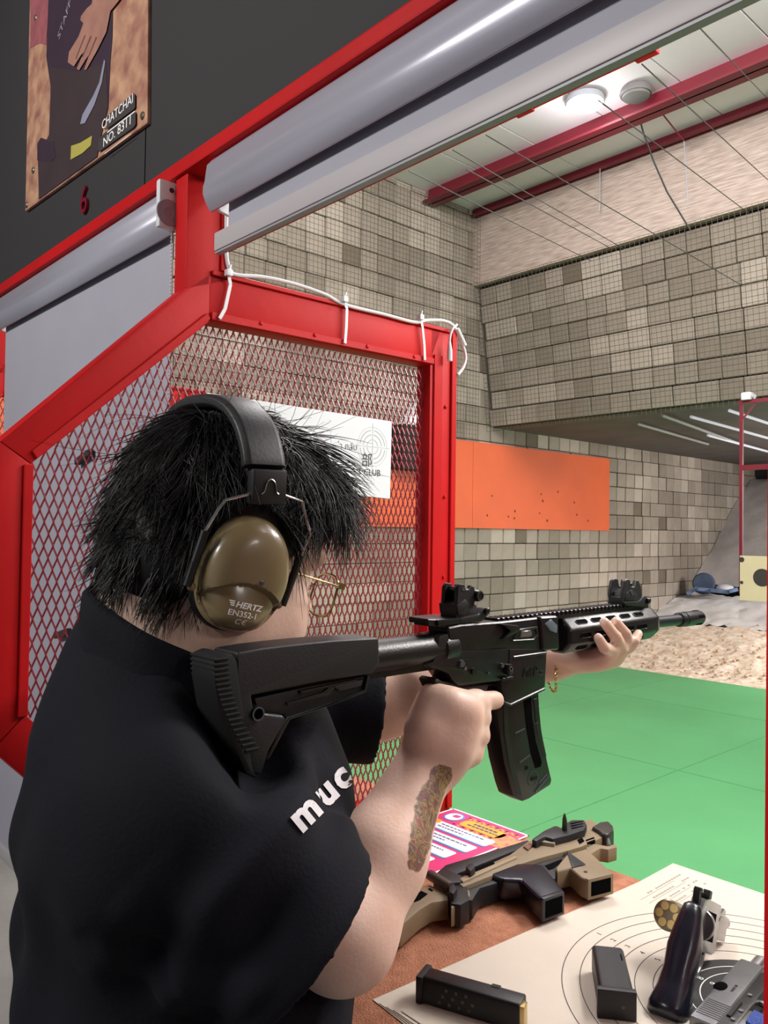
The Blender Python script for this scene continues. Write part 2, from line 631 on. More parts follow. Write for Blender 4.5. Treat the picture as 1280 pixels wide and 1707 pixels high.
X1, Y1, Z1 = A((1., 0, 0)), A((0, 1., 0)), A((0, 0, 1.))
block_wall(wall_left, lambda u, v: (A((FX - 0.025, u, v)), Y1, Z1, X1), 1.4, 13.2, 0.0, 5.02, seen_left)


def bulk_frame(u, v):
    if v < 0.44:
        a, b, t = A((0, 6.50, 2.66)), A((0, 6.43, 3.10)), v / 0.44
    else:
        a, b, t = A((0, 6.43, 3.10)), A((0, 6.28, 4.08)), (v - 0.44) / 0.99
    V = nrm(b - a)
    p = a + (b - a) * t
    p[0] = u
    return p + np.cross(X1, V) * -0.025, X1, V, -np.cross(V, X1) * -1 if False else np.cross(X1, V)


def seen_bulk(p):
    x, y = proj(p)
    return x < 1300 and p[0] < 0


block_wall(bulk, bulk_frame, -5.47, 3.6, 0.0, 1.435, seen_bulk)
# pale timber facing above the blocks, in courses
g = G()
for k in range(8):
    z = 4.10 + k * 0.097
    g.box((-5.5, 6.20 + 0.0012 * (k % 3), z), (3.8, 6.26, z + 0.0972))
g.out('timber_facing', M_plank, bulk, smooth=0)

# ---- ceiling: white sheets with seams, two dark red beams
ceil = struct('ceiling', G().box((-5.5, 1.0, 4.93), (3.8, 6.6, 5.0)), M_dark, label='white sheet metal ceiling of the range')
me = None
for k in range(14):
    x0 = -5.5 + k * 0.66
    o = G().box((x0 + 0.004, 1.0, 4.885), (x0 + 0.656, 6.5, 4.93)).out('panel', M_ceil, ceil, bevel=0.003, seg=1, smooth=0)
for y, z0, w in ((5.50, 4.74, 0.17), (6.17, 4.80, 0.10)):
    b = struct('beam', G().box((-5.46, y - w / 2, z0), (3.8, y + w / 2, z0 + 0.02)).box((-5.46, y - 0.008, z0), (3.8, y + 0.008, 4.885)), M_beam, label='dark red steel ceiling beam')

# ---- black wall over the stalls, red beam below it
wall_front = struct('wall_front', G().box((-8, 0.592, 2.108), (-1.262, 0.64, 3.6)).box((-1.258, 0.592, 2.108), (3.8, 0.64, 3.6)), M_black, label='black wall above the red beam')
wall_front['label'] = 'matt black wall above the shooting stalls'
beam_main = struct('trim_1', G().box((-8, 0.58, 2.094), (3.8, 0.655, 2.117)), M_red, bevel=0.003, label='red steel beam over the stalls')
struct('wall_right', G().box((3.8, -4, 0), (4.0, 0.6, 3.6)), mat('room_wall', (120, 118, 118), 0.9, var=0.05))
struct('ceiling', G().box((-8, -5, 3.6), (4, 0.64, 3.7)), M_black)

# ---- orange board on the side wall
orange = thing('orange_board', 'long orange board fixed on the block side wall', 'board', (FX, 5, 1.6))
g = G()
for (a, b) in ((1.3, 3.74), (3.745, 6.2), (6.205, 8.76)):
    G().box((FX + 0.012, a, 1.59), (FX + 0.03, b, 2.485)).out('board_panel', M_orange, orange, bevel=0.002, seg=1, smooth=0)
g = G()
for _ in range(16):
    y, z = rng.normal(7.2, 0.75), rng.normal(1.83, 0.13)
    if 6.3 < y < 8.6 and 1.62 < z < 2.3:
        r = rng.uniform(0.008, 0.02)
        g.cyl((FX + 0.029, y, z), (FX + 0.0305, y, z), r, r, 8)
g.out('bullet_mark', mat('hole_dark', (120, 50, 28), 0.9), orange, kind='stuff', smooth=0)

# ---- sand, berm
def heightfield(name, x0, x1, y0, y1, fn, m, step, label, kind='stuff'):
    nx, ny = int((x1 - x0) / step) + 1, int((y1 - y0) / step) + 1
    xs, ys = np.linspace(x0, x1, nx), np.linspace(y0, y1, ny)
    v = [(x, y, fn(x, y)) for y in ys for x in xs]
    f = [(j * nx + i, j * nx + i + 1, (j + 1) * nx + i + 1, (j + 1) * nx + i) for j in range(ny - 1) for i in range(nx - 1)]
    o = G().add(v, f).out(name, m, None, smooth=180)
    return tag(o, label, 'sand', kind=kind)


def n2(x, y, s=1.0):
    return (math.sin(x * 3.1 * s + math.sin(y * 2.3 * s)) + math.sin(y * 4.3 * s + 1.7 * math.sin(x * 1.9 * s)) + 0.5 * math.sin(x * 9.7 * s + y * 7.1 * s)) / 2.5


def bank(x, y):
    t = np.interp(y, [8.2, 8.45, 8.75, 9.3, 10.0, 10.5, 11.0], [-0.02, 0.03, 0.12, 0.30, 0.52, 0.66, 0.72])
    return float(t) + 0.035 * n2(x, y) * min(1, max(0, (y - 8.4))) + rng.normal(0, 0.012) * (y > 8.4)


def berm(x, y):
    t = np.interp(y, [10.7, 10.82, 12.44, 12.9, 14.5], [0.68, 0.76, 2.10, 2.42, 2.5])
    return float(t) + 0.05 * n2(x, y, 0.6) + rng.normal(0, 0.01)


heightfield('sand_bank', -5.49, 2.5, 8.2, 9.75, bank, M_sand, 0.06, 'tan rubble sand bank at the end of the green floor')
heightfield('sand_crest', -5.49, 2.5, 9.73, 11.0, bank, mat('pale_sand', (226, 222, 220), 0.95, c2=(204, 198, 196), vscale=4, bump=0.5, bscale=14), 0.06, 'pale grey powdery crest of the sand bank')
heightfield('sand_berm', -5.49, 2.5, 10.98, 14.42, berm, M_sandgrey, 0.1, 'grey sand slope rising at the far end of the range')
g = G()
for _ in range(700):
    x, y = rng.uniform(-5.4, 0), abs(rng.normal(0, 0.5)) + 8.42
    r = rng.uniform(0.007, 0.022)
    g.ell((x, y, bank(x, y) + 0.1 * r), (nrm((1, rng.normal(0, .5), 0)), nrm((-rng.normal(0, .3), 1, 0)), Z1), (r * 1.3, r, r * 0.8), 6, 4)
tag(g.out('gravel', M_gravel, None, smooth=180), 'loose stones scattered on the sand bank', 'gravel', kind='stuff')
# litter on the crest
o = G()
c = on_y(1173, 973, 10.6)
tag(G().lathe([(0.07, -0.05), (0.13, -0.05), (0.15, 0), (0.13, 0.05), (0.07, 0.05)], c, nrm((0.35, -1, 0.1)), 20).out('tyre', M_tyre, None), 'small blue grey tyre lying on the sand crest', 'tyre')
g = G()
for a, b in (((1145, 990), (1162, 980)), ((1162, 982), (1185, 984)), ((1185, 984), (1215, 987)), ((1215, 986), (1230, 982))):
    g.bar(on_y(*a, 10.45), on_y(*b, 10.5), 0.06, 0.05)
tag(g.out('tarp_strip', M_tarp, None, bevel=0.01), 'crumpled blue tarp strip along the sand crest', 'tarp')
tag(G().ell(on_y(1208, 980, 10.7), (X1, Y1, Z1), (0.12, 0.1, 0.05)).out('white_bag', M_plast, None), 'white bag lying on the blue tarp strip', 'bag')

# ---- netting in front of both walls
def net(name, P, nu, nv, r, label):
    """P(u, v) for u, v in 0..1"""
    g = G()
    for i in range(nu + 1):
        ps = [P(i / nu, t) for t in (0, 0.35, 1.0)]
        g.tube(ps, r, 3, caps=False)
    for j in range(nv + 1):
        g.tube([P(0, j / nv), P(1, j / nv)], r, 3, caps=False)
    tag(g.out(name, M_net, None, smooth=0), label, 'net', kind='stuff')


def netP(u, v):
    x, z = -5.44 + u * 7.5, 2.6 + v * 1.5
    y = np.interp(z, [2.6, 3.10, 4.1], [6.38, 6.33, 6.16])
    return (x, float(y), z)


net('safety_net', netP, 165, 33, 0.0022, 'fine dark safety net hanging before the block bulkhead')
net('safety_net', lambda u, v: (FX + 0.10, 2.2 + u * 4.0, 2.5 + v * 2.3), 88, 50, 0.0018, 'fine dark safety net along the block side wall')

# ---- lamps and wires up in the range
def ceiling_lamp(pix, label, lit):
    c = on_z(pix[0], pix[1], 4.84)
    t = thing('ceiling_lamp', label, 'lamp', c, 'round ceiling lamps')
    k = 1.0 if lit else 0.8
    G().lathe([(0.10 * k, 0.045), (0.14 * k, 0.03), (0.15 * k, 0.0), (0.14 * k, -0.015), (0.13 * k, -0.015)], c, Z1, 24).out('lamp_housing', M_greyplast if lit else mat('lamp_grey', (104, 100, 100), 0.6), t)
    G().lathe([(0.128 * k, -0.012), (0.12 * k, -0.03), (0.06 * k, -0.042)], c, Z1, 24).out('lamp_diffuser', emis('lamp_glow', (1, 1, 1), 40) if lit else mat('lamp_grey', (104, 100, 100), 0.6), t)
    if lit:
        d = bpy.data.lights.new('lamp_bulb', 'POINT')
        d.energy, d.shadow_soft_size = 12, 0.12
        l = bpy.data.objects.new('lamp_bulb', d)
        COL.objects.link(l)
        l.location = c - A((0, 0, 0.30))


ceiling_lamp((975, 170), 'round lit lamp glowing on the white range ceiling', True)
ceiling_lamp((1060, 156), 'round unlit grey lamp beside the glowing one', False)
WIRES = [((1165, 45), (1280, 165)), ((1070, 107), (1280, 300)), ((997, 167), (1250, 357)), ((810, 225), (1235, 475)),
         ((755, 250), (1040, 415)), ((777, 282), (1020, 415)), ((682, 285), (985, 435))]
WL = ['first steel guide wire from the upper right corner of the ceiling view', 'second guide wire from the right, ending under the red rail tip',
      'guide wire passing just right of the glowing lamp', 'long guide wire crossing both beams left of the lamp',
      'thin guide wire left of the long one', 'faint guide wire starting under the near red beam', 'leftmost guide wire close to the block side wall']
for (a, b), lb in zip(WIRES, WL):
    tag(G().tube([on_y(*a, 2.6), on_y(*b, 6.02)], 0.0028, 5).out('guide_wire', M_wire, None), lb, 'wire', 'guide wires under the range ceiling')
pts = [(1018, 118), (1045, 150), (1060, 175), (1072, 220), (1090, 270), (1112, 320), (1150, 383)]
tag(G().tube([on_y(x, y, 5.3 + 0.13 * i) for i, (x, y) in enumerate(pts)], 0.007, 6).out('black_cable', M_gunpoly, None), 'slack black cable hanging from the ceiling past the unlit lamp', 'cable')
for p0, p1, p2, lb in (((1090, 172), (1140, 235), (1147, 345), 'red hanging rod with a pale drop line'), ):
    g = G().tube([on_y(*p0, 5.6), on_y(*p1, 6.0)], 0.006, 6)
    o = tag(g.out('hanging_rod', M_beam, None), lb, 'rod')
    G().tube([on_y(*p1, 6.0), on_y(*p2, 6.02)], 0.004, 6).out('drop_line', M_greyplast, o)
o = tag(G().tube([on_y(1000, 280, 6.13), on_y(999, 352, 6.13)], 0.005, 6).out('drop_line', M_greyplast, None), 'pale drop line hanging from the far red beam', 'line')
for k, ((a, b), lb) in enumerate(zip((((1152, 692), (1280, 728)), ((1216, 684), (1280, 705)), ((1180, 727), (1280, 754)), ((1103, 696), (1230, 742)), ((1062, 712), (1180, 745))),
                        ('bright reflected light streak under the bulkhead left of the red hanger', 'reflected light streak right of the red hanger under the bulkhead', 'lowest bright reflected light streak under the bulkhead', 'long faint reflected light streak under the bulkhead', 'faintest reflected light streak nearest the side wall'))):
    p, q = on_z(*a, 2.60), on_z(*b, 2.60)  # glowing rods stand in for blurred light reflections, not for lamps
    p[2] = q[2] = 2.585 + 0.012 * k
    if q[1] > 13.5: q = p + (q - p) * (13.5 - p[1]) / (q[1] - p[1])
    tag(G().tube([p, q], 0.014, 8).out('reflection_streak', emis('streak_glow_%d' % k, (0.86, 0.84, 1.0), (0.35, 0.45, 0.5, 0.02, 0.01)[k]), None), lb, 'lamp', 'reflected light streaks under the bulkhead')

# ---- target hanger in mid range
HY = 6.10
hang = thing('target_hanger', 'thin red steel target hanger below the bulkhead', 'hanger', on_y(1232, 1000, HY))
p_top, p_bot = on_y(1236, 672, HY), on_y(1232, 990, HY)
p_bot[0] = p_top[0]
G().box((p_top[0] - 0.012, HY - 0.01, p_bot[2]), (p_top[0] + 0.012, HY + 0.01, p_top[2])).out('hanger_post', M_beam, hang, smooth=0)
zc = on_y(1235, 780, HY)[2]
G().box((p_top[0], HY - 0.008, zc - 0.02), (p_top[0] + 0.9, HY + 0.008, zc + 0.02)).out('hanger_crossbar', M_beam, hang, smooth=0)
G().bar(p_top + A((0.012, 0, -0.12)), p_top + A((0.12, 0, 0.01)), 0.012, 0.012).box((p_top[0] - 0.02, HY - 0.012, p_top[2] - 0.01), (p_top[0] + 0.9, HY + 0.012, p_top[2] + 0.02)).out('hanger_arm', M_beam, hang, smooth=0)
t = thing('range_camera', 'small white box on top of the red target hanger', 'camera', on_y(1246, 670, HY))
c = on_y(1246, 661, HY)
G().box(c - A((.035, .04, .03)), c + A((.035, .04, .03))).out('camera_body', M_plast, t, bevel=0.01)
G().cyl(c + A((.03, 0, 0)), c + A((.055, 0, -.01)), 0.022, 0.02).out('camera_lens', M_greyplast, t)
tb = thing('target_board', 'beige paper target with a dark round bull hung on the red hanger', 'target', on_y(1232, 1000, HY - 0.03))
a, b = on_y(1232, 1000, HY - 0.03), on_y(1232, 926, HY - 0.03)
x0 = p_top[0] + 0.004
G().box((x0, HY - 0.032, a[2]), (x0 + 0.44, HY - 0.022, b[2])).out('target_sheet', mat('target_beige', (206, 190, 156), 0.8, var=0.03), tb, smooth=0)
for (px_, py_, r) in ((1270, 963, 0.066), (1236, 933, 0.02), (1236, 971, 0.013)):
    c = on_y(px_, py_, HY - 0.033)
    G().cyl(c, c + A((0, 0.003, 0)), r, r, 28).out('bull_mark', M_ink, tb, smooth=0)

# ---- dark box with a white wedge on the side wall, seen through the mesh
a, b = on_x(655, 783, FX + 0.06), on_x(716, 716, FX + 0.06)
t = thing('wall_box', 'black square wall box with a white wedge on top, behind the mesh', 'box', a)
G().box((FX + 0.0, a[1], a[2]), (FX + 0.2, b[1], b[2])).out('box_body', M_dark, t, bevel=0.01)
w = [on_x(660, 714, FX + 0.03), on_x(702, 714, FX + 0.03), on_x(697, 672, FX + 0.03), on_x(686, 672, FX + 0.03)]
G().prism(w, (0.12, 0, 0)).out('white_wedge', M_plast, t, smooth=0)

# thin red rail running along the front of the stalls under the ceiling view
a, b = on_y(377, 405, 1.25), on_y(1060, 104, 1.25)
z = (a[2] + b[2]) / 2 - 0.011
rail = thing('net_rail', 'thin pinkish red rail running beside the blind bottom bar', 'rail', (a[0], 1.25, z))
G().box((FX + 0.01, 1.248, z - 0.003), (b[0], 1.252, z + 0.003)).out('rail_tube', M_red, rail, smooth=0)
c = on_y(1097, 90, 1.25)
G().box((b[0], 1.242, z - 0.008), (c[0], 1.256, z + 0.008)).out('rail_end', M_red, rail, bevel=0.002, smooth=0)
c2 = on_y(875, 190, 1.25)
G().box((c2[0] - 0.02, 1.245, z - 0.006), (c2[0] + 0.02, 1.255, z + 0.006)).out('rail_clip', M_red, rail, smooth=0)

# ================================================================== STALL DIVIDERS, COUNTERS, BLINDS
D0 = -1.1
ZC = 1.0
MESHPOLY = [(0.366, 1.302), (0.600, 1.05), (1.118, 1.05), (1.118, 1.878), (0.628, 1.872), (0.366, 1.632)]


def inside(y, z, poly):
    c = False
    n = len(poly)
    for i in range(n):
        (y0, z0), (y1, z1) = poly[i], poly[(i + 1) % n]
        if (z0 > z) != (z1 > z) and y < (y1 - y0) * (z - z0) / (z1 - z0) + y0:
            c = not c
    return c


def make_divider():
    d = thing('stall_divider', 'red framed stall divider of expanded mesh left of the shooter', 'divider', (D0, 0.76, 1.0), 'red mesh stall dividers')
    x1, x0 = D0, D0 - 0.038

    def part(name, poly):
        return G().prism([(x0, y, z) for y, z in poly], (x1 - x0, 0, 0)).out(name, M_red, d, bevel=0.003)

    part('rear_post', [(0.326, 1.262), (0.366, 1.302), (0.366, 1.633), (0.326, 1.660)])
    part('lower_slanted_rail', [(0.326, 1.262), (0.575, 1.0), (0.600, 1.05), (0.366, 1.302)])
    part('slanted_rail', [(0.326, 1.660), (0.366, 1.633), (0.628, 1.872), (0.628, 1.95), (0.586, 1.916)])
    part('upper_post', [(0.586, 1.912), (0.657, 1.94), (0.657, 2.095), (0.586, 2.095)])
    part('top_rail', [(0.626, 1.874), (1.118, 1.878), (1.150, 1.955), (0.626, 1.950)])
    part('front_post', [(1.118, 0.99), (1.188, 0.99), (1.188, 1.955), (1.118, 1.955)])
    part('bottom_rail', [(0.575, 1.0), (1.118, 1.0), (1.118, 1.05), (0.600, 1.05)])
    # raised flat edge strips around the mesh
    G().box((x1, 1.126, 1.0), (x1 + 0.004, 1.150, 1.90)).box((x1, 1.176, 1.0), (x1 + 0.005, 1.190, 1.952)).out('edge_strip', M_red, d, bevel=0.001, seg=1)
    G().prism([(x1, 0.63, 1.875), (x1, 1.126, 1.880), (x1, 1.126, 1.892), (x1, 0.63, 1.888)], (0.004, 0, 0)).out('edge_strip', M_red, d, bevel=0.001, seg=1)
    G().prism([(x1, 0.372, 1.640), (x1, 0.628, 1.876), (x1, 0.622, 1.884), (x1, 0.366, 1.650)], (0.004, 0, 0)).out('edge_strip', M_red, d, bevel=0.001, seg=1)
    G().box((x1, 0.356, 1.30), (x1 + 0.004, 0.368, 1.632)).out('edge_strip', M_red, d, bevel=0.001, seg=1)
    G().prism([(x1, 0.63, 1.945), (x1, 1.190, 1.950), (x1, 1.190, 1.957), (x1, 0.63, 1.953)], (0.005, 0, 0)).out('edge_strip', M_red, d, bevel=0.001, seg=1)
    G().box((x1, 0.645, 1.955), (x1 + 0.004, 0.657, 2.094)).out('edge_strip', M_red, d, bevel=0.001, seg=1)
    g = G()
    for z in (1.80, 1.62, 1.46, 1.30):
        g.ell((x1 + 0.001, 1.162, z), (Y1, Z1, X1), (0.004, 0.004, 0.003), 8, 4)
    for y in (0.72, 0.83, 0.95, 1.07):
        g.ell((x1 + 0.004, y, 1.886), (Y1, Z1, X1), (0.004, 0.004, 0.003), 8, 4)
    g.out('rivet', M_red, d, kind='stuff')
    # expanded metal
    cy, cz = 0.0124, 0.033
    g = G()
    xm = D0 - 0.019
    for i in range(-1, 64):
        for j in range(-1, 28):
            for (oy, oz) in ((0, 0), (cy / 2, cz / 2)):
                y, z = 0.360 + i * cy + oy, 1.045 + j * cz + oz
                for s in (-1, 1):
                    p, q = (y, z), (y + s * cy / 2, z + cz / 2)
                    if inside((p[0] + q[0]) / 2, (p[1] + q[1]) / 2, MESHPOLY):
                        dx = 0.0015 * s
                        g.bar((xm - dx, p[0], p[1]), (xm + dx, q[0], q[1]), 0.0021, 0.0016, (1, 0, 0))
    g.out('expanded_mesh', M_redmesh, d, kind='stuff', smooth=0)
    return d


div0 = make_divider()
for dx, lb in ((-1.0, 'red framed stall divider of the next stall, partly behind the grey blind'), (1.0, 'dark red stall divider post along the right edge of the view')):
    c = copy_tree(div0)
    c.location.x += dx + (0.0012 if dx > 0 else 0)
    if dx > 0: c.rotation_euler.y = math.radians(0.35)
    c['label'] = lb


def counter(x0, x1, y0, label):
    t = thing('counter', label, 'counter', (x0, y0, 0), 'stall counters')
    G().box((x0, y0, ZC - 0.03), (x1, 1.175, ZC)).out('counter_top', M_carpet, t, bevel=0.006)
    G().box((x0, y0 + 0.02, ZC - 0.2), (x1, 1.16, ZC - 0.03)).out('counter_apron', M_cabinet, t, bevel=0.003)
    for x in (x0 + 0.02, x1 - 0.02):
        for y in (y0 + 0.06, 1.12):
            G().box((x - 0.02, y - 0.02, 0.0), (x + 0.02, y + 0.02, ZC - 0.2)).out('leg', M_red, t, bevel=0.002)
    return t


counter(-1.096, -0.145, 0.585, 'brown mat topped counter in front of the shooter')
counter(-2.098, -1.142, 0.66, 'brown mat topped counter of the next stall behind the mesh')


def blind(x0, x1, z_bar, full, label, y=0.60):
    t = thing('roller_blind', label, 'blind', ((x0 + x1) / 2, y, 2.05), 'grey roller blinds')
    # valance: curved aluminium cover open at the bottom
    outer = [(y + 0.006, 2.092), (y - 0.012, 2.090), (y - 0.020, 2.080), (y - 0.022, 2.066), (y - 0.0235, 2.054), (y - 0.026, 2.046), (y - 0.026, 2.036), (y - 0.021, 2.024), (y - 0.013, 2.013)]
    inner = [(a + 0.0022, b - 0.0006) for a, b in outer[::-1]]
    poly = [(x0, a, b) for a, b in outer + inner]
    G().prism(poly, (x1 - x0, 0, 0)).out('valance', M_alu, t, bevel=0.0005, seg=1, smooth=50)
    for x in ((x0 + 0.004, x1 - 0.004)):
        pl = [(x - 0.003, y + 0.02, 2.092), (x - 0.003, y - 0.012, 2.088), (x - 0.003, y - 0.016, 2.03), (x - 0.003, y + 0.0, 2.016), (x - 0.003, y + 0.02, 2.012)]
        G().prism(pl, (0.006, 0, 0)).out('end_bracket', M_plast, t, bevel=0.001, seg=1)
    xa, xb = x0 + 0.03, x1 - 0.03
    G().cyl((xa, y + 0.010, 2.052), (xb, y + 0.010, 2.052), 0.017).out('roller', M_blind, t)
    G().box((xa, y + 0.0, z_bar + 0.02), (xb, y + 0.0014, 2.052)).out('fabric', M_blind, t, smooth=0)
    G().box((xa - 0.03, y - 0.006, z_bar), (xb + 0.01, y + 0.008, z_bar + 0.027)).out('bottom_bar', M_bar, t, bevel=0.002)
    G().box((xa - 0.03, y - 0.004, z_bar - 0.003), (xb + 0.01, y + 0.006, z_bar)).out('bar_seal', M_greyplast, t, smooth=0)
    return t


blind(-1.032, -0.13, 1.957, False, 'half raised grey roller blind above the shooter')
lb_ = blind(-2.03, -1.142, 0.80, True, 'fully lowered grey roller blind of the next stall')
# control end and bead chain of the lowered blind
g = G()
g.lathe([(0.019, -0.002), (0.021, 0.0), (0.020, 0.0008), (0.008, 0.0008), (0.007, 0.0004)], (-1.1394, 0.576, 2.040), X1, 24)
g.out('chain_wheel', M_greyplast, lb_, smooth=20)
g = G().box((-1.152, 0.560, 2.016), (-1.1395, 0.60, 2.09))
g.out('control_plate', M_plast, lb_, bevel=0.003)
g = G().cyl((-1.1397, 0.580, 2.076), (-1.1385, 0.580, 2.076), 0.004, 0.004, 10)
g.out('screw', M_ink, lb_)
g = G()
for k in range(60):
    g.ell((-1.1415, 0.582, 2.02 - k * 0.0058), (X1, Y1, Z1), (0.0016, 0.0016, 0.0016), 6, 4)
g.tube([(-1.1415, 0.582, 2.02), (-1.1415, 0.582, 1.68)], 0.0005, 4)
g.out('bead_chain', M_plast, lb_, kind='stuff')
for p, lb in (((140, 762), 'black slotted clip on the lowered blind behind the mesh, upper'), ((104, 1056), 'black slotted clip on the lowered blind behind the mesh, lower')):
    c = on_y(p[0], p[1], 0.592)
    tag(G().bar(c + A((-0.034, 0, -0.008)), c + A((0.034, 0, 0.008)), 0.012, 0.011, (0, 1, 0)).out('blind_clip', M_ink, None, bevel=0.002), lb, 'clip')

# ---- poster and number on the black wall
PY = 0.585


def wp(x, y, d=0.0):
    p = on_y(x, y, PY)
    return A((p[0], PY - d, p[2]))


ps = thing('wall_poster', 'framed photo poster of a staff member on the black wall', 'poster', wp(42, 352))
x0, x1, zb = wp(42, 352)[0], wp(245, 205)[0], 2.247
G().prism([wp(42, 352), wp(245, 205), wp(247, -160), wp(53, -160)], (0, 0.007, 0)).out('poster_board', mat('poster_sand', (206, 164, 132), 0.35, c2=(150, 98, 90), vscale=26, stretch=(1, 1, 1), detail=10), ps, bevel=0.001, seg=1)


def flat(name, pix, d, m, parent=ps):
    return G().prism([wp(x, y, d) for x, y in pix], (0, 0.0006, 0)).out(name, m, parent, smooth=0)


M_pfig = mat('poster_dark', (62, 48, 62), 0.4, var=0.08, vscale=12)
M_pfig2 = mat('poster_dark_lower', (66, 54, 58), 0.4, var=0.08, vscale=12)
M_pskin = mat('poster_skin', (168, 122, 108), 0.4, var=0.12, vscale=30)
flat('printed_rock', [(52, 0), (83, 0), (80, 40), (77, 75), (66, 72), (51, 80)], 0.0010, mat('poster_rock', (158, 92, 98), 0.4, var=0.15, vscale=40))
flat('printed_jacket', [(84, -60), (190, -60), (188, 60), (184, 110), (181, 180), (170, 225), (163, 262), (66, 332), (64, 268), (83, 225), (86, 150), (78, 95)], 0.0012, M_pfig)
flat('printed_trousers', [(83, 112), (118, 117), (130, 120), (178, 105), (181, 180), (170, 225), (163, 261), (66, 332), (65, 262), (83, 225), (86, 140)], 0.0018, M_pfig2)
flat('printed_pouch', [(64, 240), (70, 230), (92, 238), (94, 262), (88, 270), (64, 268)], 0.0024, M_pfig)
flat('printed_patch', [(121, 244), (136, 239), (151, 230), (156, 227), (154, 243), (140, 256), (120, 267)], 0.0030, mat('poster_yellow', (176, 168, 84), 0.4, var=0.1))
flat('printed_knife', [(136, 208), (140, 192), (158, 160), (168, 138), (176, 100), (178, 104), (172, 140), (160, 175), (144, 206)], 0.0030, mat('poster_steel', (142, 142, 162), 0.4, var=0.1))
flat('printed_hand', [(200, -20), (203, 0), (187, 20), (180, 55), (165, 85), (147, 117), (143, 118), (152, 92), (146, 100), (135, 118), (131, 116), (143, 88), (138, 93), (126, 112), (116, 105), (118, 88), (134, 62), (142, 40), (137, 35), (138, 28), (148, 15), (156, 8), (160, -20)], 0.0036, M_pskin)
for q in ([(146, 60), (130, 100), (129, 99), (144, 60)], [(156, 62), (141, 97), (140, 96), (154, 61)], [(165, 64), (152, 95), (151, 94), (163, 63)]):
    flat('printed_finger_line', q, 0.0040, mat('poster_line', (110, 74, 70), 0.5))
text('printed_word', 'STAFF', 0.024, mat('dim_ink', (150, 146, 152), 0.6), ps, wp(100, 68, 0.002), (1, 0, 0.75), (-0.5, 0, 1), 0.0002, sx=1.25)
M_plate = mat('plate_grey', (70, 66, 68), 0.4)
flat('printed_plate', [(180, 196), (226, 156), (228, 160), (228, 180), (226, 183), (180, 217)], 0.0034, M_plate)
flat('printed_plate', [(180, 220), (227, 186), (229, 190), (229, 208), (226, 213), (168, 254), (166, 248), (168, 232)], 0.0034, M_plate)
flat('printed_rule', [(182, 221), (228, 186), (228, 188), (182, 223)], 0.0038, M_whiteink)
e = wp(173, 218, 0.0040)
text('printed_word', 'CHATCHAI', 0.0235, M_whiteink, ps, e, X1, A((-0.02, 0, 1)), 0.0002, sx=1.10)
e = wp(175, 247, 0.0040)
text('printed_word', 'NO. 8311', 0.0235, M_whiteink, ps, e, X1, A((-0.02, 0, 1)), 0.0002, sx=1.25)
flat('printed_rule', [(178, 257), (222, 224), (222, 225), (178, 258)], 0.0040, M_whiteink)
for p in ((56, 284), (45, 342), (238, 193), (60, 30)):
    c = wp(*p, 0.001)
    G().cyl(c, c + A((0, -0.002, 0)), 0.007, 0.005, 12).out('screw', M_screw, ps)
n6 = text('number_sign', '6', 0.075, M_num, None, on_y(137, 361, 0.592), X1, Z1, 0.006, sx=1.0)
tag(n6, 'crimson raised numeral six below the poster on the black wall', 'number')

# ---- white club sign fixed on the mesh
SX = D0 + 0.004
sg = thing('club_sign', 'white sign board fixed to the red mesh behind the head', 'sign', on_x(343, 800, SX))
c_ = [on_x(343, 655, SX), on_x(651, 703, SX), on_x(648, 832, SX), on_x(343, 800, SX)]
G().prism(c_, (0.004, 0, 0)).out('sign_board', M_white, sg, bevel=0.0008, seg=1)
xd = nrm(c_[1] - c_[0])
SF = SX + 0.0042
text('printed_word', 'T CLUB', 0.0165, M_ink, sg, on_x(596, 791, SF), Y1, Z1, 0.0002)
text('printed_word', '部', 0.027, M_black_ink, sg, on_x(602, 775, SF), Y1, Z1, 0.0002)
text('printed_word', '่า คลับ', 0.0165, mat('grey_ink', (110, 112, 116), 0.6), sg, on_x(566, 748, SF), Y1, Z1, 0.0002)
M_ring = mat('grey_ring', (178, 184, 188), 0.6)
cc = on_x(621, 745, SF)


def arc_strip(c, r, w, a0, a1, U, V, n=24):
    g = G()
    vs, fs = [], []
    for i in range(n + 1):
        a = a0 + (a1 - a0) * i / n
        for rr in (r - w / 2, r + w / 2):
            vs.append(A(c) + rr * (math.cos(a) * A(U) + math.sin(a) * A(V)))
    for i in range(n):
        fs.append((2 * i, 2 * i + 1, 2 * i + 3, 2 * i + 2))
    return g.add(vs, fs)


for r, w in ((0.036, 0.0008), (0.030, 0.0022), (0.022, 0.0022), (0.013, 0.0016)):
    for k in range(4 if r < 0.035 else 1):
        a0 = k * math.pi / 2 + 0.12
        arc_strip(cc, r, w, a0 if r < 0.035 else 0, a0 + 1.33 if r < 0.035 else 2 * math.pi, Y1, Z1).out('printed_ring', M_ring, sg, smooth=0)
for U in (Y1, Z1):
    G().bar(cc - U * 0.043, cc + U * 0.043, 0.0008, 0.0002, X1).out('printed_cross', M_ring, sg, smooth=0)

# ---- white cable and cable ties along the top rail
CXp = D0 + 0.010
cp = [(378, 336), (377, 380), (378, 430), (385, 453), (400, 459), (440, 462), (490, 473), (540, 490), (575, 508), (640, 524), (690, 537), (712, 534), (740, 535), (757, 545), (770, 572), (776, 595), (772, 612), (763, 625)]
P3 = [on_x(x, y, CXp - 0.004) for x, y in cp]


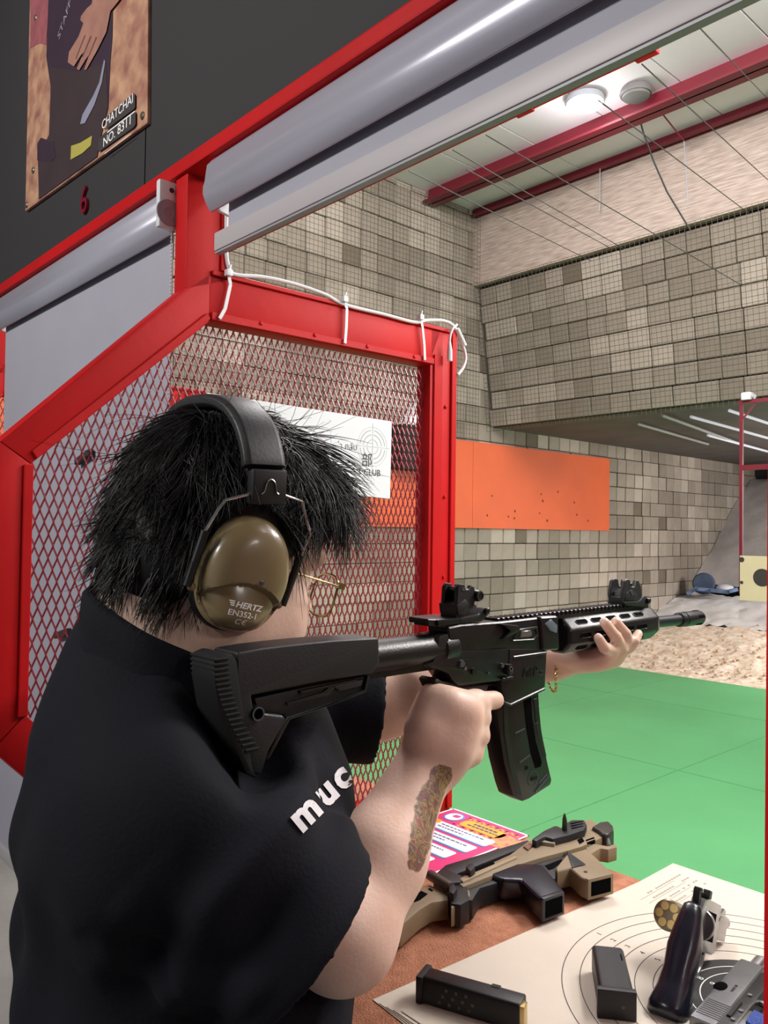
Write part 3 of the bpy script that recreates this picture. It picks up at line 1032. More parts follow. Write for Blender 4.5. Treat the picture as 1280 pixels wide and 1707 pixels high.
def smooth_path(P, n=6):
    P = [A(p, float) for p in P]
    Q = [2 * P[0] - P[1]] + P + [2 * P[-1] - P[-2]]
    out = []
    for i in range(1, len(Q) - 2):
        for k in range(n):
            t = k / n
            a, b, c, d = Q[i - 1], Q[i], Q[i + 1], Q[i + 2]
            out.append(0.5 * (2 * b + (c - a) * t + (2 * a - 5 * b + 4 * c - d) * t * t + (3 * b - 3 * c + d - a) * t ** 3))
    return out + [P[-1]]


cb = thing('charging_cable', 'white cable lying along the top rail with a hanging plug', 'cable', P3[6])
G().tube(smooth_path(P3), 0.0032, 8).out('cable_cord', M_plast, cb)
G().tube(smooth_path([on_x(x, y, CXp + 0.006) for x, y in ((762, 541), (754, 549), (750, 562), (749, 576))]), 0.0024, 8).out('cable_branch', M_plast, cb)
a, b, c = [on_x(x, y, CXp + 0.006) for x, y in ((749, 570), (749.5, 583), (749.5, 602))]
G().tube([a, b, b + A((0, 0, -0.003)), c], [0.003, 0.005, 0.0055, 0.0055], 10).out('cable_plug', M_plast, cb)
a, b = on_x(762, 548, CXp - 0.002), on_x(775, 576, CXp - 0.002)
G().tube([a, b], [0.0045, 0.0042], 8).out('cable_sleeve', M_plast, cb)
for pts, lb in (([(381, 458), (384, 474), (375, 515), (366, 531)], 'white cable tie at the corner under the upper post'),
                ([(574, 502), (578, 515), (577, 545), (575, 572)], 'white cable tie around the middle of the top rail'),
                ([(701, 532), (704, 545), (707, 575), (708, 600)], 'white knotted cable tie near the front post')):
    t = thing('cable_tie', lb, 'cable tie', on_x(*pts[0], CXp), 'white cable ties on the top rail')
    g = G()
    q = [on_x(x, y, D0 + 0.0075) for x, y in pts]
    for i in range(3):
        g.bar(q[i], q[i + 1], 0.0055, 0.0016, X1)
    g.out('tie_strap', M_plast, t, smooth=0)
    h = on_x(pts[0][0], pts[0][1] - 3, CXp)
    G().box(h - A((.005, .005, .005)), h + A((.005, .005, .005))).tube([h, h + A((0, .004, .014))], 0.002, 6).out('tie_head', M_plast, t, bevel=0.001)
# ================================================================== THE RIFLE IN THE SHOOTER'S HANDS
RX = -0.588                        # its centre plane; it points down the range (+Y)


def T(pix, X):
    """pixels -> points on the plane x = X"""
    return [on_x(x, y, X) for x, y in pix]


def slab(name, pix, hw, m, parent, bevel=0.002, seg=2, xc=RX, ref=None):
    """outline taken on the near face, as a solid of half width hw about the rifle's centre plane"""
    P = T(pix, (xc + hw) if ref is None else ref)
    P = [A((xc + hw, p[1], p[2])) for p in P]
    return G().prism(P, (-2 * hw, 0, 0)).out(name, m, parent, bevel=bevel, seg=seg)


def yz(x, y, X=RX):
    p = on_x(x, y, X)
    return p[1], p[2]


rifle = thing('rifle', 'black carbine with a curved magazine held up to the shoulder', 'rifle', (RX, 0.65, 1.43))
# stock
st = slab('stock', [(395, 1088), (440, 1080), (500, 1073), (560, 1067), (632, 1063), (634, 1104), (622, 1124), (540, 1136), (470, 1150), (420, 1160), (424, 1186), (446, 1190), (472, 1192), (478, 1200), (450, 1250), (436, 1292), (420, 1292), (396, 1160)], 0.019, M_gunpoly, rifle, 0.005, 3)
slab('stock_strut', [(424, 1164), (520, 1143), (612, 1126), (618, 1128), (612, 1150), (560, 1170), (482, 1197), (474, 1192), (430, 1186)], 0.012, M_gunpoly, rifle, 0.002)
slab('stock_rim', [(613, 1126), (618, 1127), (611, 1154), (562, 1173), (484, 1200), (448, 1268), (443, 1266), (478, 1195), (560, 1169), (608, 1150)], 0.0165, M_gun, rifle, 0.0015)
slab('stock_rim', [(500, 1152), (596, 1132), (598, 1136), (560, 1144), (548, 1158), (480, 1176), (478, 1172), (540, 1154), (548, 1146), (502, 1157)], 0.0155, M_gun, rifle, 0.001)
slab('adjustment_lever', [(556, 1144), (606, 1133), (602, 1144), (566, 1152)], 0.0165, M_gunpoly, rifle, 0.001)
a = on_x(430, 1190, RX + 0.021)
G().cyl(a, a + A((-0.042, 0, 0)), 0.0062, n=20).out('sling_socket', M_gun, rifle, bevel=0.001)
G()._lathe([(0.0060, -0.0005), (0.0060, 0.0006), (0.0046, 0.0006), (0.0046, -0.0005)], a + A((0.0005, 0, 0)), X1, 20).out('socket_ring', M_gunhi, rifle)
slab('butt_pad', [(357, 1104), (362, 1094), (374, 1089), (388, 1090), (396, 1100), (402, 1140), (412, 1200), (424, 1280), (432, 1300), (410, 1290), (384, 1230), (366, 1190), (358, 1140)], 0.0195, mat('butt_rubber', (20, 20, 22), 0.7, var=0.1, spec=0.3), rifle, 0.004, 2)
g = G()
for k in range(19):
    a = on_x(359 + 0.16 * k * k, 1100 + k * 8.4, RX + 0.0195)
    g.box((RX - 0.0200, a[1] - 0.0015, a[2] - 0.0011), (RX + 0.0205, a[1] + 0.0120, a[2] + 0.0011))
g.out('pad_rib', mat('butt_rubber', (26, 26, 29), 0.65), rifle, bevel=0.0005, seg=1)
# buffer tube
ya, yb = yz(600, 1090)[0], yz(738, 1078)[0]
zt = (yz(735, 1052)[1] + yz(735, 1108)[1]) / 2
G().cyl((RX, ya, zt), (RX, yb, zt), 0.0165, n=28).box((RX - 0.006, ya, zt - 0.0205), (RX + 0.006, yb - 0.005, zt - 0.008)).out('buffer_tube', M_gun, rifle, bevel=0.0008, seg=1, smooth=40)
G()._lathe([(0.0165, -0.012), (0.0185, -0.010), (0.0185, 0.008), (0.0175, 0.010)], (RX, yb, zt), Y1, 28).out('castle_nut', M_gun, rifle)
# lower receiver, magwell, upper receiver
RW = 0.0160
slab('lower_receiver', [(733, 1060), (748, 1056), (752, 1086), (850, 1080), (852, 1125), (846, 1134), (765, 1144), (757, 1137), (748, 1124), (735, 1118), (718, 1114), (708, 1108), (722, 1104), (728, 1086)], RW, M_gun, rifle, 0.003)
slab('magazine_well', [(850, 1082), (912, 1082), (909, 1146), (904, 1150), (852, 1173), (842, 1168), (836, 1135), (848, 1128)], RW + 0.001, M_gun, rifle, 0.002)
slab('magwell_lip', [(840, 1168), (852, 1173), (909, 1146), (909, 1151), (853, 1178), (839, 1172)], RW + 0.0025, M_gun, rifle, 0.001, 1)
slab('magwell_ridge', [(856, 1094), (912, 1086), (912, 1091), (858, 1100)], RW + 0.0022, M_gun, rifle, 0.001, 1)
slab('upper_receiver', [(746, 1046), (770, 1041), (838, 1036), (925, 1026), (928, 1082), (856, 1090), (842, 1082), (752, 1090)], RW - 0.0005, M_gun, rifle, 0.004, 3)
slab('forward_block', [(900, 1028), (932, 1026), (934, 1084), (905, 1086)], RW + 0.003, M_gun, rifle, 0.005, 3)
slab('brass_deflector', [(836, 1040), (866, 1043), (868, 1052), (846, 1064), (838, 1066), (852, 1052)], RW + 0.006, M_gun, rifle, 0.002)
slab('ejection_port', [(864, 1048), (888, 1047), (894, 1053), (894, 1062), (888, 1065), (856, 1068), (858, 1060)], RW + 0.0012, M_gun, rifle, 0.001, 1)
slab('bolt', [(869, 1051), (886, 1050), (888, 1059), (884, 1062), (868, 1063)], RW + 0.0022, M_steel, rifle, 0.001, 1)
slab('receiver_rib', [(858, 1050), (897, 1044), (899, 1060), (892, 1068), (856, 1070), (855, 1067), (890, 1065), (895, 1058), (894, 1049), (858, 1053)], RW + 0.002, M_gun, rifle, 0.0008, 1)
for (x, y, r, h, nm, mm) in ((768, 1106, 0.0042, 0.003, 'takedown_pin', M_gunhi), (774, 1114, 0.0022, 0.002, 'detent_pin', M_steel), (788, 1119, 0.0040, 0.0026, 'selector_axle', M_gun), (835, 1109, 0.0026, 0.003, 'receiver_pin', M_gunhi), (813, 1122, 0.0016, 0.002, 'trigger_pin', M_gunhi), (776, 1104, 0.003, 0.002, 'receiver_pin', M_gun)):
    a = on_x(x, y, RX + RW)
    G().cyl(a - A((0.004, 0, 0)), a + A((h, 0, 0)), r, r * 0.9, 16).out(nm, mm, rifle)
slab('magazine_release', [(848, 1108), (855, 1107), (856, 1122), (851, 1126), (847, 1122)], RW + 0.006, M_gun, rifle, 0.0015)
a = on_x(851.5, 1115, RX + RW + 0.0062)
G()._lathe([(0.0028, 0), (0.0028, 0.0008), (0.0018, 0.0008), (0.0018, 0)], a, X1, 14).out('release_ring', M_steel, rifle)
slab('fence_rib', [(838, 1130), (856, 1127), (857, 1132), (840, 1136)], RW + 0.004, M_gun, rifle, 0.001, 1)
for k, (wd, s_, px_, py_) in enumerate((('M&P', 0.0155, 870, 1129), ('15-22', 0.0085, 889, 1128))):
    text('magwell_mark', wd, s_, M_gunhi if k else M_gun, rifle, on_x(px_, py_, RX + RW + 0.0012), A((0, 1, -0.02)), Z1, 0.0004, shear=0.3, sx=0.9)
# charging handle
G().box((RX - 0.030, yz(714, 1035)[0], yz(714, 1036)[1] - 0.0035), (RX + 0.014, yz(760, 1040)[0], yz(714, 1036)[1] + 0.003)).out('charging_handle', M_gun, rifle, bevel=0.0015)
slab('charging_latch', [(713, 1032), (742, 1033), (757, 1040), (757, 1050), (714, 1044)], 0.011, M_gun, rifle, 0.001, 1)
# handguard
zb = (yz(925, 1028)[1] + yz(925, 1088)[1]) / 2 - 0.001
yh0, yh1 = yz(926, 1055)[0], yz(1078, 1040)[0]
zb1 = 0.5 * (yz(1078, 1012)[1] + yz(1078, 1062)[1])
hd = nrm((0, yh1 - yh0, zb1 - zb))
hu = np.cross(X1, hd)
h0 = A((RX, yh0, zb))
HL = float((yh1 - yh0))


def hgp(y, ang, r):
    return h0 + hd * y + r * (math.cos(ang) * X1 + math.sin(ang) * hu)


RH = 0.0225
g = G()
n = 8
prof = [(0.0, 0.88), (0.005, 1.0), (HL - 0.010, 1.0), (HL - 0.003, 0.95), (HL, 0.86)]
vs = [hgp(y, math.pi / 8 + 2 * math.pi * k / 8, RH * s * (1.06)) for y, s in prof for k in range(8)]
fs = [(i * 8 + k, i * 8 + (k + 1) % 8, (i + 1) * 8 + (k + 1) % 8, (i + 1) * 8 + k) for i in range(len(prof) - 1) for k in range(8)]
fs += [tuple(range(7, -1, -1)), tuple(range(32, 40))]
g.add(vs, fs)
g.out('handguard', M_gun, rifle, bevel=0.003, seg=3, smooth=40)
M_slot = mat('slot_dark', (3, 3, 4), 0.9, spec=0.05)
for ang in (math.pi * 0.25, 0.0, -math.pi * 0.25):
    for k in range(6):
        y0 = 0.020 + 0.0335 * k
        if y0 + 0.024 > HL - 0.008: break
        ap = RH * 0.98
        nrmv = math.cos(ang) * X1 + math.sin(ang) * hu
        tv = np.cross(hd, nrmv)
        c = h0 + hd * (y0 + 0.012) + nrmv * (ap + 0.0002)
        pl = []
        for i in range(16):
            a = 2 * math.pi * i / 16
            pl.append(c + hd * (0.0085 * np.sign(math.cos(a)) + 0.0032 * math.cos(a)) + tv * (0.0032 * math.sin(a)) + nrmv * 0.0004)
        G().prism(pl, -nrmv * 0.002).out('handguard_slot', M_slot, rifle, smooth=0)
        pl2 = [p + nrmv * 0.0003 for p in pl]
        gg = G()
        gg.tube(pl2, 0.0003, 5, closed=True)
        gg.out('slot_edge', M_gunhi if ang > 0.1 else M_gun, rifle)
# barrel nut face (bright facet)
slab('barrel_nut', [(909, 1040), (920, 1032), (930, 1042), (929, 1056), (918, 1052)], 0.0205, mat('nut_steel', (120, 134, 150), 0.3, metal=0.4), rifle, 0.002)
# top rail with teeth
zr = h0 + hu * (RH * 0.98)
g = G()
rail0 = A((RX, yz(812, 1028)[0], 0))
yr0, yr1 = yz(770, 1036)[0], yz(1072, 1000)[0]


def rail_z(y):
    return (zr + hd * ((y - yh0)))[2] + 0.002


g.obox(((RX), (yr0 + yr1) / 2, (rail_z(yr0) + rail_z(yr1)) / 2), (X1, hd, hu), (0.0085, (yr1 - yr0) / 2, 0.003))
g.out('top_rail', M_gun, rifle, bevel=0.0008, seg=1)
g = G()
ntooth = 0
tooth = None
y = yr0 + 0.05
while y < yr1 - 0.01:
    G().obox((RX, y, rail_z(y) + 0.0042), (X1, hd, hu), (0.0104, 0.0024, 0.0026)).out('rail_tooth', M_gun, rifle, bevel=0.0008, seg=1)
    y += 0.0088
# barrel and muzzle device
zbar = yz(1110, 1035)[1]
bd = nrm((0, 1, -0.012))
b0 = A((RX, yh1 - 0.02, zbar + 0.0005))
yf0, yf1 = yz(1130, 1030)[0], yz(1166, 1030)[0]
G().cyl(b0, b0 + bd * (yf0 - b0[1] + 0.01), 0.0083, 0.0080, 24).out('barrel', mat('barrel_steel', (40, 44, 50), 0.32, metal=0.3, var=0.1), rifle)
c = b0 + bd * (yf0 - b0[1])
L = yf1 - yf0
G()._lathe([(0.0088, 0), (0.0108, 0.002), (0.0108, 0.006), (0.0098, 0.0075), (0.0108, 0.009), (0.0108, 0.013), (0.0098, 0.0145), (0.0112, 0.016), (0.0112, L - 0.003), (0.0100, L), (0.006, L), (0.006, L - 0.02), (0.001, L - 0.021)], c, bd, 24).out('flash_hider', M_gun, rifle, smooth=30)
for k in range(5):
    a = 2 * math.pi * k / 5 + 0.35
    nv = math.cos(a) * X1 + math.sin(a) * np.cross(X1, bd)
    G().obox(c + bd * (L - 0.014) + nv * 0.0108, (bd, np.cross(bd, nv), nv), (0.009, 0.0022, 0.0010)).out('hider_slot', M_slot, rifle, bevel=0.0009, seg=1)
# magazine
M_mag = mat('magazine_polymer', (22, 22, 24), 0.34, var=0.1, vscale=30)
slab('magazine', [(832, 1166), (898, 1150), (900, 1185), (903, 1215), (908, 1245), (914, 1275), (920, 1300), (918, 1309), (882, 1332), (872, 1336), (856, 1328), (850, 1310), (840, 1270), (834, 1230), (831, 1190)], 0.0115, M_mag, rifle, 0.0025, ref=RX + 0.0115)
slab('magazine_groove', [(872, 1166), (886, 1160), (888, 1195), (894, 1235), (904, 1270), (902, 1279), (892, 1282), (884, 1255), (877, 1215)], 0.0119, M_slot, rifle, 0.001, 1)
slab('magazine_rib', [(838, 1172), (848, 1172), (850, 1220), (858, 1270), (872, 1330), (862, 1326), (848, 1275), (840, 1225)], 0.0127, M_mag, rifle, 0.0015, 1)
slab('magazine_rib', [(889, 1165), (897, 1163), (902, 1215), (912, 1262), (906, 1262), (894, 1215)], 0.0122, M_mag, rifle, 0.001, 1)
for q in ([(859, 1222), (875, 1214), (875, 1216), (859, 1224)], [(866, 1271), (884, 1258), (884, 1260), (866, 1273)], [(892, 1206), (898, 1203), (898, 1205), (892, 1208)], [(898, 1305), (912, 1290), (913, 1291), (899, 1307)], [(892, 1320), (916, 1292), (917, 1293), (893, 1322)]):
    slab('magazine_line', q, 0.0124, M_gunhi, rifle, 0)
cc_ = on_x(889, 1298, RX + 0.0122)
g = arc_strip(cc_, 0.0088, 0.0009, 0, 2 * math.pi, Y1, Z1, 28)
g.out('magazine_emblem', M_gunhi, rifle, smooth=0)
text('magazine_emblem', 'S&W', 0.006, M_gun, rifle, cc_ + A((0.0004, -0.0055, -0.002)), Y1, Z1, 0.0003)
text('magazine_mark', '.22', 0.006, M_gun, rifle, on_x(874, 1284, RX + 0.0120), Y1, Z1, 0.0003)
# pistol grip and trigger guard
slab('pistol_grip', [(738, 1136), (757, 1138), (770, 1146), (816, 1140), (812, 1156), (800, 1175), (788, 1215), (780, 1272), (742, 1282), (736, 1250), (742, 1200), (738, 1165), (724, 1136), (730, 1130)], 0.0125, mat('grip_polymer', (34, 27, 27), 0.55, var=0.1), rifle, 0.005, 3)
slab('trigger_guard', [(806, 1141), (846, 1134), (846, 1140), (842, 1160), (832, 1174), (818, 1172), (820, 1168), (832, 1164), (838, 1142), (808, 1146)], 0.006, M_gun, rifle, 0.001, 1)
slab('trigger', [(818, 1144), (824, 1144), (822, 1156), (816, 1162), (815, 1158)], 0.003, M_gun, rifle, 0.001, 1)


# sights
def sight(name, base_px, body, knob, w):
    grp = slab(name, body, w, M_gunpoly, rifle, 0.0015)
    return grp


rs = slab('rear_sight', [(760, 1034), (760, 1012), (768, 1008), (794, 1008), (798, 1022), (806, 1028), (800, 1036)], 0.0115, M_gunpoly, rifle, 0.0015)
for xo in (0.0095, -0.0095):
    slab('sight_ear', [(761, 1014), (763, 980), (767, 973), (775, 974), (777, 982), (782, 982), (785, 975), (791, 978), (794, 996), (790, 1012)], 0.0026, M_gunpoly, rifle, 0.0010, 1, xc=RX + xo, ref=RX + 0.012)
slab('sight_leaf', [(767, 1010), (768, 984), (777, 984), (778, 1010)], 0.0072, M_gun, rifle, 0.001, 1)
slab('rear_sight_foot', [(766, 1030), (800, 1024), (806, 1014), (814, 1016), (815, 1024), (804, 1036), (768, 1040)], 0.0145, M_gunpoly, rifle, 0.0015)
a = on_x(796, 993, RX + 0.012)
G()._lathe([(0.0065, -0.03), (0.0065, 0.0), (0.0058, 0.0035), (0.0030, 0.004)], a, X1, 18).out('sight_knob', M_gun, rifle)
G()._lathe([(0.0052, 0.0), (0.0052, 0.0046), (0.0042, 0.0046), (0.0042, 0)], a, X1, 18).out('sight_knob_ring', M_gunhi, rifle)
a = on_x(810, 1018, RX + 0.0145)
G()._lathe([(0.0036, -0.028), (0.0036, 0.003), (0.0025, 0.0038)], a, X1, 12).out('sight_screw', M_gun, rifle)
slab('sight_aperture', [(770, 979), (775, 979), (775, 985), (770, 985)], 0.0126, M_gunhi, rifle, 0)
slab('sight_wing', [(762, 1008), (776, 998), (784, 1006), (776, 1026), (764, 1026)], 0.0138, M_gunpoly, rifle, 0.002)
fsx = slab('front_sight', [(1038, 1008), (1037, 996), (1044, 992), (1066, 992), (1072, 1002), (1064, 1010)], 0.011, M_gunpoly, rifle, 0.0015)
for xo in (0.0092, -0.0092):
    slab('sight_ear', [(1037, 998), (1037, 988), (1040, 969), (1044, 965), (1050, 966), (1052, 978), (1057, 978), (1059, 967), (1064, 967), (1068, 977), (1070, 992), (1068, 1002)], 0.0024, M_gunpoly, rifle, 0.0010, 1, xc=RX + xo, ref=RX + 0.011)
slab('sight_post_base', [(1048, 996), (1050, 972), (1055, 972), (1058, 996)], 0.0035, M_gun, rifle, 0.0008, 1)
slab('front_sight_foot', [(1040, 1004), (1066, 1002), (1074, 994), (1083, 994), (1085, 1002), (1078, 1012), (1044, 1010)], 0.0135, M_gunpoly, rifle, 0.0015)
a = on_x(1079, 1001, RX + 0.0135)
G()._lathe([(0.0042, -0.027), (0.0042, 0.003), (0.003, 0.004)], a, X1, 14).out('sight_screw', M_gun, rifle)
slab('sight_wing', [(1042, 1002), (1044, 988), (1054, 982), (1062, 990), (1064, 1000)], 0.0125, M_gunpoly, rifle, 0.002)
slab('sight_post', [(1050, 985), (1053, 984), (1056, 992), (1054, 993)], 0.0131, M_gunhi, rifle, 0)
# ================================================================== THE SHOOTER
person = None
HC = A((-0.688, 0.398, 1.520))                       # between the ears
HF = nrm((0.06, 0.965, -0.27))
_R0 = nrm(np.cross(HF, Z1))
_U0 = np.cross(_R0, HF)
_tl = math.radians(5)
HU = math.cos(_tl) * _U0 + math.sin(_tl) * _R0
HR = math.cos(_tl) * _R0 - math.sin(_tl) * _U0
HAX = (HF, HR, HU)


def hp(f, r, u):
    return HC + f * HF + r * HR + u * HU


NECK0 = A((-0.712, 0.362, 1.415))
SH_R, SH_L = A((-0.600, 0.325, 1.315)), A((-0.93, 0.455, 1.355))
EL_R = at(0.705, 570, 1556)
WR_R = at(0.835, 717, 1254)
EL_L = A((-0.815, 0.735, 1.315))
WR_L = at(1.10, 912, 1100)

HANDX = -0.557
hx = lambda x, y, X=HANDX: on_x(x, y, X)

sk = SDF((-1.03, 0.16, 0.98), (-0.46, 1.10, 1.72), 0.003)
# skull, face, jaw, neck
sk.ell(hp(0.000, 0, 0.048), HAX, (0.092, 0.076, 0.086), k=0.01)
sk.ell(hp(0.045, 0, -0.030), HAX, (0.062, 0.064, 0.085), k=0.03)
sk.ell(hp(0.062, 0, -0.085), HAX, (0.036, 0.036, 0.028), k=0.03)
for s in (-1, 1):
    sk.ell(hp(0.052, s * 0.042, -0.045), HAX, (0.042, 0.028, 0.042), k=0.03)      # cheeks
    sk.ell(hp(0.010, s * 0.056, -0.060), HAX, (0.035, 0.022, 0.034), k=0.03)      # jaw angle
    sk.ell(hp(0.080, s * 0.036, 0.032), HAX, (0.020, 0.026, 0.012), k=0.02)       # brow
    sk.ell(hp(0.100, s * 0.034, 0.008), HAX, (0.014, 0.019, 0.013), k=0.012, sub=True)   # eye socket
    sk.ell(hp(0.078, s * 0.034, 0.008), HAX, (0.016, 0.016, 0.014), k=0.006)
    sk.ell(hp(-0.005, s * 0.080, -0.002), HAX, (0.020, 0.008, 0.030), k=0.01)     # ear, under the muff
sk.cap(hp(0.098, 0, 0.022), hp(0.116, 0, -0.020), 0.008, 0.012, k=0.015)
for s in (-1, 1):
    sk.ell(hp(0.106, s * 0.012, -0.024), HAX, (0.011, 0.009, 0.008), k=0.01)
sk.ell(hp(0.098, 0, -0.050), HAX, (0.012, 0.024, 0.006), k=0.008)
sk.ell(hp(0.096, 0, -0.060), HAX, (0.012, 0.020, 0.006), k=0.008)
sk.cap(hp(-0.030, 0, -0.030), NECK0, 0.060, 0.068, k=0.03)
sk.cap(hp(0.015, 0, -0.060), NECK0 + A((0.01, 0.045, -0.02)), 0.052, 0.060, k=0.03)
# torso core inside the shirt and the upper arms
sk.cap(NECK0, A((-0.735, 0.400, 1.08)), 0.075, 0.10, k=0.04)
sk.cap(SH_R + A((-0.03, 0, -0.03)), SH_L, 0.030, 0.042, k=0.03)
# right arm
sk.cap(SH_R + A((-0.03, 0, -0.03)), SH_R * 0.45 + EL_R * 0.55, 0.030, 0.040, k=0.02)
sk.cap(SH_R * 0.45 + EL_R * 0.55, EL_R, 0.044, 0.0455, k=0.02)
fa = nrm(WR_R - EL_R)
sk.cap(EL_R, EL_R + fa * 0.075, 0.0445, 0.042, k=0.02)
sk.cap(EL_R + fa * 0.075, WR_R, 0.042, 0.0275, k=0.02)
# right hand round the grip
W0 = WR_R
kn = [(hx(750, 1174, -0.560), hx(792, 1170, -0.566), hx(825, 1167, -0.570), 0.0112)]
kn += [(hx(774, 1188), hx(800, 1196, -0.565), None, 0.0112), (hx(768, 1218), hx(798, 1226, -0.563), None, 0.0112), (hx(756, 1250), hx(787, 1256, -0.563), None, 0.0105)]
for i, (m, p, t, r) in enumerate(kn):
    w = W0 + (A((0.004, 0, 0.018 - 0.011 * i)))
    sk.cap(w, m, 0.021, 0.0145, k=0.022)
    if t is not None:
        sk.cap(m, p, 0.0130, r, k=0.010)
        sk.cap(p, t, r, r * 0.92, k=0.006)
        sk.ell(p, (X1, Y1, Z1), (0.0125, 0.013, 0.0115), k=0.008)
    else:
        sk.cap(m, p, 0.0130, r, k=0.006)
        d = p + A((-0.030, 0.002, -0.004))          # curls across the front of the grip
        e = d + A((-0.018, -0.020, -0.003))
        sk.cap(p, d, r, r * 0.95, k=0.006)
        sk.cap(d, e, r * 0.95, r * 0.85, k=0.004)
        sk.ell(m, (X1, Y1, Z1), (0.0145, 0.015, 0.0135), k=0.01)
sk.ell(hx(748, 1238, -0.572), (X1, Y1, Z1), (0.018, 0.030, 0.034), k=0.02)
sk.ell(hx(726, 1200, -0.574), (X1, Y1, Z1), (0.018, 0.026, 0.030), k=0.02)
sk.cap(hx(706, 1216, -0.574), hx(720, 1164, -0.584), 0.018, 0.0125, k=0.015)       # thumb root and web
sk.cap(hx(720, 1164, -0.584), hx(721, 1146, -0.602), 0.0120, 0.0110, k=0.010)
sk.cap(hx(721, 1147, -0.602), on_x(752, 1148, -0.612), 0.0110, 0.0105, k=0.006)
sk.cap(on_x(752, 1148, -0.612), on_x(806, 1148, -0.613), 0.0105, 0.0095, k=0.006)
# left arm, nearly straight, under the handguard
sk.cap(SH_L, EL_L, 0.048, 0.046, k=0.02)
fl = nrm(WR_L - EL_L)
sk.cap(EL_L, EL_L + fl * 0.07, 0.046, 0.047, k=0.02)
sk.cap(EL_L + fl * 0.07, WR_L, 0.047, 0.028, k=0.02)
# left hand: palm under the handguard, four fingers up its near side, thumb up the far side
LX = -0.556
pk = [((1050, 1077), (1057, 1069), (1064, 1056), 0.0068), ((1048, 1075), (1043, 1057), (1026, 1036), 0.0070), ((1036, 1080), (1027, 1063), (1007, 1037), 0.0074), ((1021, 1083), (1007, 1080), (997, 1063), 0.0070)]
palm = on_x(975, 1094, -0.604)
roots = [on_x(1036, 1076, -0.594), on_x(1024, 1082, -0.590), on_x(1012, 1089, -0.584), on_x(998, 1094, -0.578)]
for (a, b, c, r), q in zip(pk, roots):
    P0, P1, P2 = on_x(*a, LX - 0.004), on_x(*b, LX + 0.002), on_x(*c, LX + 0.001)
    sk.cap(WR_L + A((0.006, 0.01, 0.002)), q, 0.0205, 0.0115, k=0.016)
    sk.cap(q, P0, 0.0100, r * 1.08, k=0.006)
    sk.cap(P0, P1, r * 1.12, r * 1.04, k=0.002)
    sk.cap(P1, P2, r * 1.04, r * 0.90, k=0.002)
sk.ell(palm, (nrm(fl), nrm(np.cross(fl, Z1)), Z1), (0.045, 0.036, 0.017), k=0.02)
sk.cap(on_x(955, 1092, -0.622), A((-0.632, palm[1] + 0.01, 1.405)), 0.017, 0.013, k=0.015)
sk.cap(A((-0.632, palm[1] + 0.01, 1.405)), A((-0.628, palm[1] + 0.05, 1.432)), 0.0115, 0.009, k=0.006)

M_skin = bpy.data.materials.new('skin')
M_skin.use_nodes = True
nt = M_skin.node_tree
b = nt.nodes['Principled BSDF']
b.inputs['Roughness'].default_value = 0.5
b.inputs['Subsurface Weight'].default_value = 0.12
b.inputs['Subsurface Radius'].default_value = (0.012, 0.005, 0.003)
tc = nt.nodes.new('ShaderNodeTexCoord')
n1 = nt.nodes.new('ShaderNodeTexNoise')
n1.inputs['Scale'].default_value = 22
nt.links.new(tc.outputs['Object'], n1.inputs['Vector'])
r1 = nt.nodes.new('ShaderNodeValToRGB')
r1.color_ramp.elements[0].position, r1.color_ramp.elements[1].position = 0.35, 0.7
r1.color_ramp.elements[0].color = (*srgb((224, 186, 166)), 1)
r1.color_ramp.elements[1].color = (*srgb((232, 200, 182)), 1)
nt.links.new(n1.outputs['Fac'], r1.inputs[0])
n2_ = nt.nodes.new('ShaderNodeTexVoronoi')
n2_.inputs['Scale'].default_value = 120
nt.links.new(tc.outputs['Object'], n2_.inputs['Vector'])
n3 = nt.nodes.new('ShaderNodeTexNoise')
n3.inputs['Scale'].default_value = 62
n3.inputs['Detail'].default_value = 3
n3.inputs['Distortion'].default_value = 1.2
nt.links.new(tc.outputs['Object'], n3.inputs['Vector'])
r2 = nt.nodes.new('ShaderNodeValToRGB')
r2.color_ramp.interpolation = 'EASE'
e = r2.color_ramp.elements
e[0].position, e[0].color = 0.36, (*srgb((30, 20, 26)), 1)
e[1].position, e[1].color = 0.66, (*srgb((120, 36, 46)), 1)
for p, c in ((0.43, (128, 36, 46)), (0.465, (160, 138, 62)), (0.50, (34, 24, 30)), (0.54, (150, 126, 60)), (0.58, (44, 34, 44))):
    q = e.new(p)
    q.color = (*srgb(c), 1)
nt.links.new(n3.outputs['Fac'], r2.inputs[0])
at_ = nt.nodes.new('ShaderNodeAttribute')
at_.attribute_name = 'tattoo'
ma = nt.nodes.new('ShaderNodeMath')
ma.operation = 'MULTIPLY_ADD'
ma.inputs[1].default_value = 0.55
ma.inputs[2].default_value = -0.27
nt.links.new(n3.outputs['Fac'], ma.inputs[0])
mb = nt.nodes.new('ShaderNodeMath')
mb.operation = 'ADD'
nt.links.new(at_.outputs['Fac'], mb.inputs[0])
nt.links.new(ma.outputs[0], mb.inputs[1])
rm = nt.nodes.new('ShaderNodeValToRGB')
rm.color_ramp.elements[0].position, rm.color_ramp.elements[1].position = 0.46, 0.56
nt.links.new(mb.outputs[0], rm.inputs[0])
mt = nt.nodes.new('ShaderNodeMath')
mt.operation = 'MULTIPLY'
mt.inputs[1].default_value = 0.85
nt.links.new(rm.outputs[0], mt.inputs[0])
mx = nt.nodes.new('ShaderNodeMix')
mx.data_type = 'RGBA'
nt.links.new(mt.outputs[0], mx.inputs['Factor'])
nt.links.new(r1.outputs[0], mx.inputs['A'])
nt.links.new(r2.outputs[0], mx.inputs['B'])
nt.links.new(mx.outputs['Result'], b.inputs['Base Color'])
nb = nt.nodes.new('ShaderNodeTexNoise')
nb.inputs['Scale'].default_value = 260
nt.links.new(tc.outputs['Object'], nb.inputs['Vector'])
